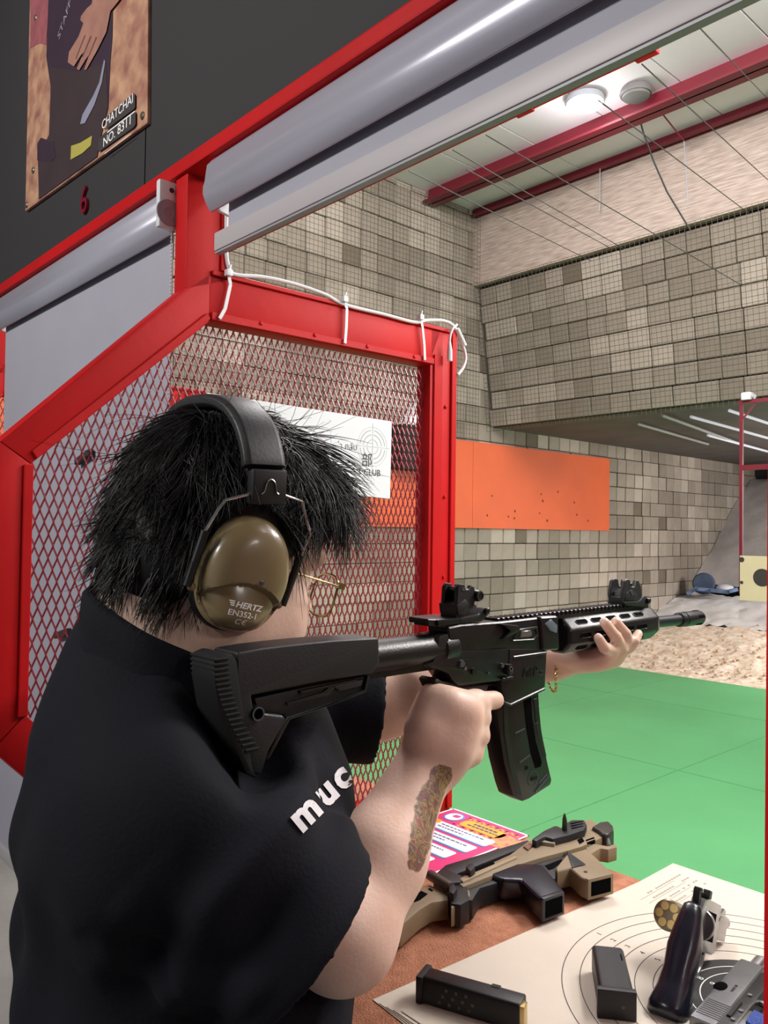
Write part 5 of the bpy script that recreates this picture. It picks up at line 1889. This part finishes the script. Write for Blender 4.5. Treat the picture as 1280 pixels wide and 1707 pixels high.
# ---- instruction sheets
def info_sheet(x0, y0, x1, y1, label, full=True):
    t = thing('instruction_sheet', label, 'sheet', (x0, y0, ZC))
    z = ZC + 0.001
    Wd, Hd = x1 - x0, y1 - y0

    def P(u, v, dz=0.0):
        return A((x0 + u * Wd, y1 - v * Hd, z + 0.0016 + dz))

    G().box((x0, y0, z), (x1, y1, z + 0.0016)).out('sheet', M_pink, t, smooth=0)

    def rrect(nm, u0, v0, u1, v1, rad, dz, m):
        pl = []
        for cu_, cv_, a0 in ((u1 - rad, v0 + rad * Wd / Hd, -90), (u1 - rad, v1 - rad * Wd / Hd, 0), (u0 + rad, v1 - rad * Wd / Hd, 90), (u0 + rad, v0 + rad * Wd / Hd, 180)):
            for k in range(5):
                a = math.radians(a0 + 22.5 * k)
                pl.append(P(cu_ + rad * math.cos(a), cv_ + rad * Wd / Hd * math.sin(a), dz))
        G().prism(pl, (0, 0, 0.0002)).out(nm, m, t, smooth=0)

    g = G()
    for a, b in ((P(0, 0), P(1, 0.012)), (P(0, 0.988), P(1, 1)), (P(0, 0), P(0.02, 1)), (P(0.98, 0), P(1, 1))):
        g.box((a[0], b[1], a[2]), (b[0], a[1], a[2] + 0.0002))
    g.out('printed_border', M_whiteink, t, smooth=0)
    gs, gd = G(), G()
    for k in range(22):
        for r_, v in ((0, 0.045), (1, 0.062), (0, 0.20), (1, 0.217)):
            if 0.2 < v and k < 6: continue
            if (k + r_) % 2: continue
            a, b = P(0.30 + 0.030 * k, v, 0.0001), P(0.30 + 0.030 * k + 0.030, v + 0.017, 0.0001)
            (gs if k % 4 else gd).box((a[0], b[1], a[2]), (b[0], a[1], a[2] + 0.0002))
    gs.out('printed_checks', M_yellow, t, kind='stuff', smooth=0)
    gd.out('printed_checks', M_ink, t, kind='stuff', smooth=0)
    rrect('printed_title_pill', 0.34, 0.085, 0.86, 0.195, 0.06, 0.0003, M_yellow)
    rrect('printed_badge_rim', 0.08, 0.045, 0.29, 0.19, 0.10, 0.0003, M_bluep)
    rrect('printed_badge', 0.10, 0.058, 0.27, 0.178, 0.08, 0.0006, M_whiteink)
    rrect('printed_badge_mark', 0.16, 0.08, 0.24, 0.125, 0.02, 0.0009, M_pink)
    rrect('printed_number_dot', 0.05, 0.225, 0.20, 0.29, 0.045, 0.0012, M_yellow)
    for k in range(5):
        v = 0.235 + 0.150 * k
        w = (0.90, 0.88, 0.84, 0.80, 0.80)[k]
        rrect('printed_box_shade', 0.07, v + 0.012, w, v + 0.122, 0.03, 0.0003, M_bluep)
        rrect('printed_box', 0.07, v, w, v + 0.108, 0.03, 0.0006, M_white)
        g = G()
        for line in range(2):
            u = 0.24 if k == 0 else 0.12
            while u < w - 0.12 - 0.2 * line:
                d = rng.uniform(0.015, 0.05)
                a, b = P(u, v + 0.028 + 0.036 * line, 0.0009), P(u + d, v + 0.040 + 0.036 * line, 0.0009)
                g.box((a[0], b[1], a[2]), (b[0], a[1], a[2] + 0.0001))
                u += d + 0.012
        g.out('printed_small_text', M_ptext, t, kind='stuff', smooth=0)
    g = G()
    u = 0.42
    for line, (u0, u1) in enumerate(((0.46, 0.74), (0.42, 0.78))):
        u = u0
        while u < u1:
            d = rng.uniform(0.02, 0.05)
            a, b = P(u, 0.108 + 0.038 * line, 0.0006), P(u + d, 0.128 + 0.034 * line, 0.0006)
            g.box((a[0], b[1], a[2]), (b[0], a[1], a[2] + 0.0001))
            u += d + 0.01
    g.out('printed_small_text', M_ptext, t, kind='stuff', smooth=0)
    G().obox(P(0.93, 0.20, 0.0003), (X1, Y1, Z1), (0.022, 0.030, 0.0002)).out('printed_picture', mat('sheet_picture', (150, 70, 110), 0.4, c2=(226, 170, 90), vscale=90), t, smooth=0)
    return t


info_sheet(-1.085, 0.885, -0.898, 1.182, 'pink instruction sheet with white text boxes lying by the tan carbine')
info_sheet(-2.085, 0.885, -1.898, 1.182, 'pink instruction sheet on the next counter, seen through the mesh')

# ---- tan carbine lying on its side
CZ1, CZ0 = 1.040, 1.004
tanc = thing('tan_carbine', 'tan folding stock carbine with black grip lying on the brown mat', 'carbine', (-0.80, 0.98, ZC))


def lay(name, pix, m, ztop=CZ1, zbot=CZ0, bevel=0.002, seg=2, parent=tanc):
    P = [on_z(x, y, ztop) for x, y in pix]
    return G().prism(P, (0, 0, zbot - ztop)).out(name, m, parent, bevel=bevel, seg=seg)


lay('receiver', [(757, 1466), (850, 1424), (880, 1402), (985, 1364), (1000, 1377), (1004, 1396), (972, 1410), (945, 1418), (900, 1430), (868, 1440), (772, 1478)], M_tan, bevel=0.003)
lay('barrel_shroud', [(728, 1453), (742, 1441), (880, 1399), (887, 1406), (752, 1460)], M_gunpoly, ztop=1.036, bevel=0.004)
lay('receiver_notch', [(872, 1410), (882, 1404), (888, 1408), (880, 1416)], mat('rust_brown', (104, 66, 52), 0.5), ztop=1.043, zbot=1.03, bevel=0.001)
lay('bolt_slot', [(776, 1452), (822, 1436), (826, 1441), (780, 1458)], M_slot, ztop=1.0408, zbot=1.036, bevel=0)
lay('bolt_knob', [(776, 1444), (782, 1438), (790, 1438), (792, 1446), (784, 1452)], M_gunpoly, ztop=1.052, zbot=1.03, bevel=0.003)
lay('receiver_cut', [(962, 1400), (970, 1396), (974, 1402), (966, 1407)], M_slot, ztop=1.0406, zbot=1.03, bevel=0)
lay('receiver_mark', [(976, 1400), (990, 1395), (991, 1397), (977, 1402)], M_slot, ztop=1.0406, zbot=1.03, bevel=0)
lay('receiver_mark', [(978, 1404), (992, 1399), (992, 1401), (979, 1406)], M_slot, ztop=1.0406, zbot=1.03, bevel=0)
lay('receiver_rib', [(766, 1464), (858, 1426), (862, 1429), (772, 1470)], mat('tan_light', (140, 124, 98), 0.45), ztop=1.0425, zbot=1.03, bevel=0.001)
lay('lower_frame', [(752, 1474), (858, 1438), (905, 1430), (945, 1420), (948, 1428), (925, 1446), (905, 1448), (800, 1480), (788, 1500), (766, 1500)], M_gunpoly, ztop=1.033, bevel=0.003)
lay('pistol_grip', [(812, 1456), (860, 1438), (905, 1440), (915, 1452), (941, 1484), (936, 1488), (903, 1498), (894, 1492), (868, 1466), (840, 1466)], M_rubber, ztop=1.040, zbot=1.008, bevel=0.006, seg=3)
a = [on_z(x, y, 1.040) for x, y in ((904, 1499), (942, 1486))]
ex = nrm(a[1] - a[0])
eo = nrm(np.cross(ex, Z1))
if eo @ (A((1, -0.6, 0))) < 0: eo = -eo
q = (a[0] + a[1]) / 2 - Z1 * 0.016 + eo * 0.0002
L_ = np.linalg.norm(a[1] - a[0]) / 2
G().obox(q - eo * 0.004, (ex, Z1, eo), (L_ * 0.98, 0.0165, 0.004)).out('grip_rim', M_rubber, tanc, bevel=0.003, seg=3)
G().obox(q, (ex, Z1, eo), (L_ * 0.76, 0.0118, 0.0006)).out('grip_opening', M_slot, tanc, bevel=0.0005, seg=1)
lay('trigger_guard', [(902, 1442), (938, 1428), (944, 1434), (926, 1452), (926, 1464), (918, 1466), (912, 1452)], M_gunpoly, ztop=1.036, zbot=1.014, bevel=0.002)
lay('trigger_opening', [(908, 1443), (936, 1432), (938, 1436), (922, 1448), (914, 1450)], M_slot, ztop=1.0365, zbot=1.03, bevel=0)
lay('magazine_well', [(926, 1446), (944, 1424), (978, 1414), (1014, 1448), (1022, 1456), (980, 1467), (968, 1462), (950, 1446), (928, 1452)], M_tan, ztop=1.040, zbot=1.010, bevel=0.004, seg=3)
lay('thumb_texture', [(944, 1417), (976, 1440), (954, 1446), (949, 1432)], M_gunpoly, ztop=1.0415, zbot=1.03, bevel=0.001)
g = G()
for k in range(6):
    p0, p1 = on_z(950 + 1.5 * k, 1430 + 2.6 * k, 1.0417), on_z(958 + 3.4 * k, 1429 + 2.4 * k, 1.0417)
    g.bar(p0, p1, 0.0008, 0.0008)
g.out('texture_rib', M_gunhi, tanc, smooth=0)
c = on_z(976, 1453, 1.0405)
G().cyl(c - Z1 * 0.004, c + Z1 * 0.0003, 0.0028, n=14).out('well_pin', M_gunpoly, tanc)
a = [on_z(x, y, 1.040) for x, y in ((981, 1467), (1022, 1457))]
ex = nrm(a[1] - a[0])
eo = nrm(np.cross(ex, Z1))
if eo @ (A((1, -0.6, 0))) < 0: eo = -eo
q = (a[0] + a[1]) / 2 - Z1 * 0.0145 + eo * 0.0002
L_ = np.linalg.norm(a[1] - a[0]) / 2
G().obox(q - eo * 0.003, (ex, Z1, eo), (L_ * 1.04, 0.0155, 0.003)).out('well_rim', M_tan, tanc, bevel=0.002, seg=2)
G().obox(q, (ex, Z1, eo), (L_ * 0.80, 0.0105, 0.0006)).out('well_opening', M_slot, tanc, bevel=0.0005, seg=1)
lay('hand_stop', [(976, 1413), (990, 1406), (1012, 1410), (1027, 1406), (1028, 1412), (1014, 1416), (1000, 1414), (990, 1420), (984, 1424)], M_tan, ztop=1.040, zbot=1.018, bevel=0.002)
lay('front_cap', [(986, 1378), (999, 1370), (1014, 1368), (1022, 1376), (1023, 1384), (1014, 1390), (1004, 1390), (997, 1384)], mat('cap_brown_black', (44, 40, 36), 0.4), ztop=1.046, zbot=1.012, bevel=0.004, seg=3)
a, b = on_z(1013, 1398, 1.036), on_z(1015, 1410, 1.040)
G().cyl(a, b, 0.003, n=10).out('cap_pin', M_steel, tanc)
lay('optic_body', [(886, 1398), (906, 1384), (926, 1375), (936, 1379), (942, 1372), (952, 1366), (974, 1366), (978, 1373), (974, 1383), (950, 1391), (922, 1398), (908, 1394), (894, 1402)], M_gunpoly, ztop=1.052, zbot=1.03, bevel=0.004, seg=2)
lay('optic_mount', [(896, 1402), (914, 1390), (930, 1396), (924, 1406)], M_greyplast if False else mat('mount_grey', (120, 112, 98), 0.5), ztop=1.046, zbot=1.03, bevel=0.002)
for k in range(3):
    lay('optic_line', [(950 + 1 * k, 1372 + 4 * k), (972, 1368 + 4 * k), (972, 1369 + 4 * k), (951 + 1 * k, 1374 + 4 * k)], M_slot, ztop=1.0525, zbot=1.05, bevel=0)
a, b = on_z(941, 1392, 1.045), None
ax_ = nrm(_r0)
P = [a + ax_ * dx_ + Z1 * dz_ for dx_, dz_ in ((-0.004, 0), (0.0045, 0), (0.0045, 0.022), (0.002, 0.033), (0, 0.036), (-0.003, 0.026))]
G().prism(P, A((-_r0[1], _r0[0], 0)) * 0.006).out('cocking_fin', mat('fin_green_black', (22, 44, 30), 0.4), tanc, bevel=0.0015)
# folded stock at the near end
lay('folded_stock', [(640, 1548), (668, 1512), (700, 1478), (716, 1474), (746, 1488), (748, 1500), (720, 1504), (700, 1516), (668, 1544)], M_tan, ztop=1.036, zbot=1.008, bevel=0.003)
lay('stock_slot', [(688, 1496), (702, 1485), (713, 1490), (700, 1500), (690, 1504)], M_slot, ztop=1.0364, zbot=1.03, bevel=0)
lay('stock_slot', [(713, 1482), (716, 1480), (722, 1484), (720, 1486)], M_slot, ztop=1.0364, zbot=1.03, bevel=0)
p0, p1 = on_z(722, 1512, 1.024), on_z(744, 1502, 1.024)
for dz in (0.004, -0.007):
    d_ = nrm(p1 - p0)
    n_o = nrm(np.cross(d_, Z1))
    G().obox((p0 + p1) / 2 + Z1 * dz + n_o * 0.006, (d_, Z1, n_o), (np.linalg.norm(p1 - p0) / 2, 0.0032, 0.003)).out('stock_slot', M_slot, tanc, smooth=0)
lay('hinge_block', [(745, 1480), (762, 1466), (778, 1472), (782, 1500), (768, 1508), (752, 1506)], M_gunpoly, ztop=1.038, zbot=1.006, bevel=0.003)
p0, p1 = on_z(716, 1458, 1.044), on_z(752, 1480, 1.044)
G().cyl(p0, p1, 0.0075, n=14).out('hinge_rod', mat('rod_brown', (70, 60, 52), 0.45), tanc, bevel=0.001)
lay('hinge_clamp', [(748, 1476), (756, 1472), (762, 1480), (756, 1490), (748, 1486)], M_gunpoly, ztop=1.048, zbot=1.03, bevel=0.002)
lay('rail_block', [(722, 1458), (742, 1448), (772, 1460), (770, 1470), (750, 1472)], M_gunpoly, ztop=1.042, zbot=1.01, bevel=0.002)
lay('hinge_tan', [(750, 1494), (782, 1482), (784, 1492), (766, 1506), (752, 1514)], M_tan, ztop=1.035, zbot=1.008, bevel=0.002)
c = on_z(760, 1504, 1.024)
nv_ = nrm(A((0.6, -0.75, 0.1)))
G()._lathe([(0.0062, -0.004), (0.0068, 0.0), (0.0068, 0.001), (0.0045, 0.0015), (0.0035, 0.0002)], c + nv_ * 0.010, nv_, 18).out('hinge_screw', M_steel, tanc)

# ---- pistol magazines
def magazine(name, label, o, e, L, wd, ht, rounds):
    """o: middle of the base plate's underside on the paper, e: direction away from the base plate"""
    e = nrm(A((e[0], e[1], 0)))
    s = A((e[1], -e[0], 0))
    t = thing(name, label, 'magazine', o)
    z0 = o[2]
    pl = [o + s * (a * wd / 2) + Z1 * b for a, b in ((-1, 0.001), (-1, ht - 0.003), (-0.80, ht), (0.80, ht), (1, ht - 0.003), (1, 0.001))]
    G().prism([p + e * 0.006 for p in pl], e * (L - 0.006)).out('magazine_body', M_gunpoly, t, bevel=0.0012, seg=1)
    G().obox(o + e * 0.003 + Z1 * ht * 0.5, (s, Z1, e), (wd / 2 + 0.0025, ht / 2 + 0.0005, 0.0042)).out('base_plate', M_gunpoly, t, bevel=0.0018)
    if rounds:
        for r_ in range(3):
            for c_ in range(4 - (r_ == 2)):
                p = o + e * (0.028 + 0.012 * c_ + 0.004 * r_) - s * (-wd / 2 - 0.0001) * 1.0 + Z1 * (0.007 + 0.0075 * r_)
                G()._lathe([(0.0019, 0), (0.0019, 0.0004), (0.0011, 0.0004), (0.0011, 0)], p, s, 10).out('witness_hole', M_gunhi, t)
        G().obox(o + e * (L * 0.72) + s * (-wd / 2 + 0.004) + Z1 * (ht - 0.0006), (e, s, Z1), (0.005, 0.003, 0.0012)).out('catch_notch', M_gun, t, smooth=0)
        b0_ = o + e * (L - 0.004) + Z1 * (ht - 0.010) + s * (wd * 0.18)
        G()._lathe([(0.0048, -0.012), (0.0049, 0.003), (0.0043, 0.004), (0.0049, 0.0055), (0.0049, 0.0068)], b0_, nrm(e * 0.6 + s * 0.8), 16).out('cartridge', M_brass, t)
        G().obox(o + e * (L + 0.002) + Z1 * ht * 0.5 + s * wd * 0.2, (e, s, Z1), (0.003, wd * 0.25, ht * 0.42)).out('feed_lip', M_brass, t, bevel=0.001)
    else:
        G().obox(o + e * (L * 0.75) + s * (wd * 0.36) + Z1 * (ht + 0.0002), (e, s, Z1), (0.007, 0.0006, 0.0004)).out('catch_notch', M_slot, t, smooth=0)
        c = o - e * 0.0012 + Z1 * ht * 0.45 + s * wd * 0.18
        G().cyl(c, c + e * 0.001, 0.002, n=10).out('base_pin', M_gunhi, t)
    return t


zt_ = PZ + 0.0005
a0, a1 = on_z(697, 1650, 1.018), on_z(884, 1705, 1.018)
dA = nrm(a1 - a0)
magazine('pistol_magazine', 'loaded black magazine with a brass round, lying at the near paper edge', A((a0[0], a0[1], zt_)) + A((dA[1] * -0.010, dA[0] * 0.010, 0)), dA[:2], 0.122, 0.026, 0.030, True)
b0, b1 = on_z(1028, 1690, 1.012), on_z(1012, 1610, 1.012)
magazine('pistol_magazine', 'black magazine with its base towards the viewer, beside the revolver grip', A((b0[0], b0[1], zt_)), (b1 - b0)[:2], 0.098, 0.038, 0.032, False)

# ---- revolver standing on butt and muzzle, cylinder swung out
RW_, AW_ = A((math.cos(YAW), math.sin(YAW), 0)), A((-math.sin(YAW), math.cos(YAW), 0))


def cw(v): return v[0] * RW_ + v[1] * AW_ + v[2] * Z1


rf = nrm(cw((0.54, 0.70, -0.44)))
ru = cw((0.31, 0.35, 0.885))
ru = nrm(ru - rf * (ru @ rf))
rl = np.cross(ru, rf)
RO = at(1.0, 1169, 1494) + A((0, 0, 0.003))
rv = thing('revolver', 'steel revolver with dark rubber grip and its cylinder swung out', 'revolver', A((RO[0], RO[1], PZ)))


def rp(f, l, u): return RO + rf * f + rl * l + ru * u


def rprism(name, prof, l0, l1, m, bevel=0.0015, seg=2):
    return G().prism([rp(f, l0, u) for f, u in prof], rl * (l1 - l0)).out(name, m, rv, bevel=bevel, seg=seg)


rprism('frame', [(-0.010, -0.006), (0.006, -0.003), (0.070, -0.003), (0.074, -0.008), (0.074, -0.060), (0.058, -0.064), (0.006, -0.064), (-0.008, -0.052), (-0.020, -0.030)], -0.008, 0.008, M_steel)
# the open window: dark recess plates on both faces plus the real shield and crane
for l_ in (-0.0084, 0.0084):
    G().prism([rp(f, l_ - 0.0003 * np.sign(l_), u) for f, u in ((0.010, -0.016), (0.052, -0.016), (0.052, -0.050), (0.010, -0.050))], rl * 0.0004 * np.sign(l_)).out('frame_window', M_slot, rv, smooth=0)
G()._lathe([(0.0175, 0), (0.0185, 0.001), (0.0185, 0.007), (0.017, 0.008)], rp(0.001, -0.002, -0.034), rf, 24).out('recoil_shield', M_steel, rv)
G().cyl(rp(0.072, 0, -0.020), rp(0.128, 0, -0.020), 0.0088, 0.0085, 20).obox(rp(0.098, 0, -0.034), (rf, rl, ru), (0.025, 0.006, 0.010)).out('barrel', M_steel, rv, bevel=0.0015)
G().cyl(rp(0.126, 0, -0.020), rp(0.1284, 0, -0.020), 0.0052, n=14).out('muzzle_bore', M_slot, rv)
rprism('front_sight', [(0.098, -0.012), (0.124, -0.012), (0.124, -0.006), (0.114, -0.004)], -0.0018, 0.0018, M_steel, 0.0006, 1)
G()._lathe([(0.017, 0), (0.0188, 0.0015), (0.0188, 0.036), (0.017, 0.040)], rp(0.004, 0.036, -0.036), rf, 28).out('cylinder', mat('cylinder_steel', (120, 110, 92), 0.3, metal=0.85), rv)
for k in range(6):
    a = 2 * math.pi * k / 6
    c = rp(0.004, 0.036 + 0.0112 * math.cos(a), -0.036 + 0.0112 * math.sin(a))
    G()._lathe([(0.0052, 0.0), (0.0052, -0.0012), (0.0040, -0.0012), (0.0040, -0.0008), (0.0018, -0.0008), (0.0018, -0.0012)], c, rf, 14).out('cartridge', M_brass, rv)
G().bar(rp(0.056, 0.0, -0.056), rp(0.056, 0.036, -0.038), 0.008, 0.010).out('crane', M_steel, rv, bevel=0.001)
G().cyl(rp(0.044, 0.036, -0.036), rp(0.062, 0.036, -0.036), 0.003, n=10).out('ejector_rod', M_steel, rv)
rprism('hammer', [(-0.022, -0.006), (-0.024, 0.004), (-0.018, 0.002), (-0.008, -0.010), (-0.004, -0.024), (-0.014, -0.026)], -0.004, 0.004, M_gunpoly, 0.0012)
G().obox(rp(0.006, 0.0056, 0.002), (rf, rl, ru), (0.0055, 0.0042, 0.0050)).obox(rp(0.006, -0.0056, 0.002), (rf, rl, ru), (0.0055, 0.0042, 0.0050)).obox(rp(0.006, 0, -0.0005), (rf, rl, ru), (0.0055, 0.006, 0.0030)).out('rear_sight', M_gunpoly, rv, bevel=0.0008, seg=1)
rprism('side_plate', [(-0.016, -0.030), (-0.004, -0.012), (0.008, -0.014), (0.008, -0.056), (-0.004, -0.052)], -0.0095, 0.0095, M_steel, 0.002)

def loft(secs, n=28):
    """secs: (centre f, u, half depth, half width, squareness), rings square to the grip's run"""
    vs, fs = [], []
    for i, (f, u, hd_, hw_) in enumerate(secs):
        a_ = secs[max(0, i - 1)]
        b_ = secs[min(len(secs) - 1, i + 1)]
        t_ = nrm(A((b_[0] - a_[0], b_[1] - a_[1])))
        nf, nu_ = -t_[1], t_[0]
        for k in range(n):
            a = 2 * math.pi * k / n
            ca, sa = math.cos(a), math.sin(a)
            ca, sa = np.sign(ca) * abs(ca) ** 0.8, np.sign(sa) * abs(sa) ** 0.8
            vs.append(rp(f + nf * hd_ * ca, hw_ * sa, u + nu_ * hd_ * ca))
    m_ = len(secs)
    for i in range(m_ - 1):
        for k in range(n):
            fs.append((i * n + k, i * n + (k + 1) % n, (i + 1) * n + (k + 1) % n, (i + 1) * n + k))
    fs += [tuple(range(n - 1, -1, -1)), tuple(range((m_ - 1) * n, m_ * n))]
    return G().add(vs, fs)


loft([(-0.026, -0.014, 0.006, 0.006), (-0.0265, -0.018, 0.0115, 0.0105), (-0.028, -0.030, 0.0150, 0.0135), (-0.030, -0.047, 0.0190, 0.0165), (-0.034, -0.068, 0.0225, 0.0190), (-0.039, -0.092, 0.0220, 0.0175), (-0.045, -0.115, 0.0245, 0.0195), (-0.050, -0.134, 0.0300, 0.0235), (-0.053, -0.142, 0.0290, 0.0225), (-0.054, -0.146, 0.022, 0.016)]).out('grip', M_rubber, rv, smooth=60)
G().tube(smooth_path([rp(0.004, 0, -0.062), rp(0.004, 0, -0.076), rp(0.012, 0, -0.090), rp(0.028, 0, -0.092), rp(0.042, 0, -0.082), rp(0.048, 0, -0.062)], 4), 0.0032, 8).out('trigger_guard', M_steel, rv)
G().tube(smooth_path([rp(0.022, 0, -0.062), rp(0.020, 0, -0.074), rp(0.024, 0, -0.084)], 4), 0.0024, 8).out('trigger', M_steel, rv)

# ---- steel pistol lying on its side
a, b = on_z(1152, 1695, 1.031), on_z(1238, 1598, 1.031)
pe = nrm(A((b[0] - a[0], b[1] - a[1], 0)))
psd = A((pe[1], -pe[0], 0))
PL = float(np.linalg.norm((b - a)[:2]))
p0_ = A((a[0], a[1], PZ))
pi = thing('pistol', 'grey steel pistol with a blue grip panel lying against the right edge', 'pistol', p0_)


def pp(x, y, z): return p0_ + pe * x + psd * (y * 0.80 if y <= 0.029 else y - 0.0058) + Z1 * z


def pbox(name, x0, x1, y0, y1, z0, z1, m, bevel=0.0015, seg=2):
    return G().obox(pp((x0 + x1) / 2, (y0 + y1) / 2, (z0 + z1) / 2), (pe, psd, Z1), ((x1 - x0) / 2, (y1 - y0) / 2, (z1 - z0) / 2)).out(name, m, pi, bevel=bevel, seg=seg)


pbox('slide', 0.0, PL, 0.0, 0.029, 0.002, 0.0265, M_steeldark, 0.004, 3)
for k in range(9):
    pbox('slide_serration', 0.012 + 0.0042 * k, 0.0135 + 0.0042 * k, 0.004, 0.0275, 0.0262, 0.0269, mat('serration_dark', (60, 60, 62), 0.5), 0, 1)
c = pp(PL * 0.50, 0.003, 0.0255)
G().ell(c, (pe, psd, Z1), (0.012, 0.0075, 0.0025), 20, 8).out('ejection_port', M_slot, pi)
text('slide_mark', 'MADE IN', 0.0045, M_gun, pi, pp(PL * 0.48, 0.021, 0.0267), pe, -psd, 0.0001)
G().cyl(pp(PL - 0.002, 0.014, 0.0145), pp(PL + 0.030, 0.014, 0.0145), 0.0082, 0.0080, 22).out('barrel', M_steel, pi, bevel=0.0006, seg=1)
pbox('frame', 0.008, PL - 0.012, 0.029, 0.046, 0.004, 0.0245, M_gun, 0.002)
pbox('beavertail', -0.012, 0.012, 0.012, 0.040, 0.005, 0.022, M_gun, 0.004)
G()._lathe([(0.002, -0.006), (0.006, -0.006), (0.0065, 0.003), (0.004, 0.004)], pp(-0.008, 0.008, 0.014), Z1, 14).out('hammer', M_gunpoly, pi)
G().prism([pp(x, y, 0.004) for x, y in ((0.020, 0.045), (0.062, 0.045), (0.048, 0.120), (0.002, 0.116))], Z1 * 0.020).out('grip_frame', M_steel, pi, bevel=0.003)
G().prism([pp(x, y, 0.024) for x, y in ((0.030, 0.052), (0.058, 0.052), (0.046, 0.110), (0.012, 0.108))], Z1 * 0.004).out('grip_panel', M_blue, pi, bevel=0.0012)
G().tube(smooth_path([pp(0.060, 0.046, 0.014), pp(0.064, 0.066, 0.014), pp(0.082, 0.070, 0.014), pp(0.098, 0.060, 0.014), pp(0.100, 0.046, 0.014)], 4), 0.0036, 8).out('trigger_guard', M_steel, pi)
pbox('slide_stop', 0.030, 0.066, 0.032, 0.037, 0.0245, 0.0265, M_gun, 0.0006, 1)
for x, y in ((0.028, 0.040), (0.050, 0.041), (0.088, 0.038)):
    c = pp(x, y, 0.0246)
    G().cyl(c, c + Z1 * 0.0014, 0.0026, n=12).out('frame_pin', M_steel, pi)
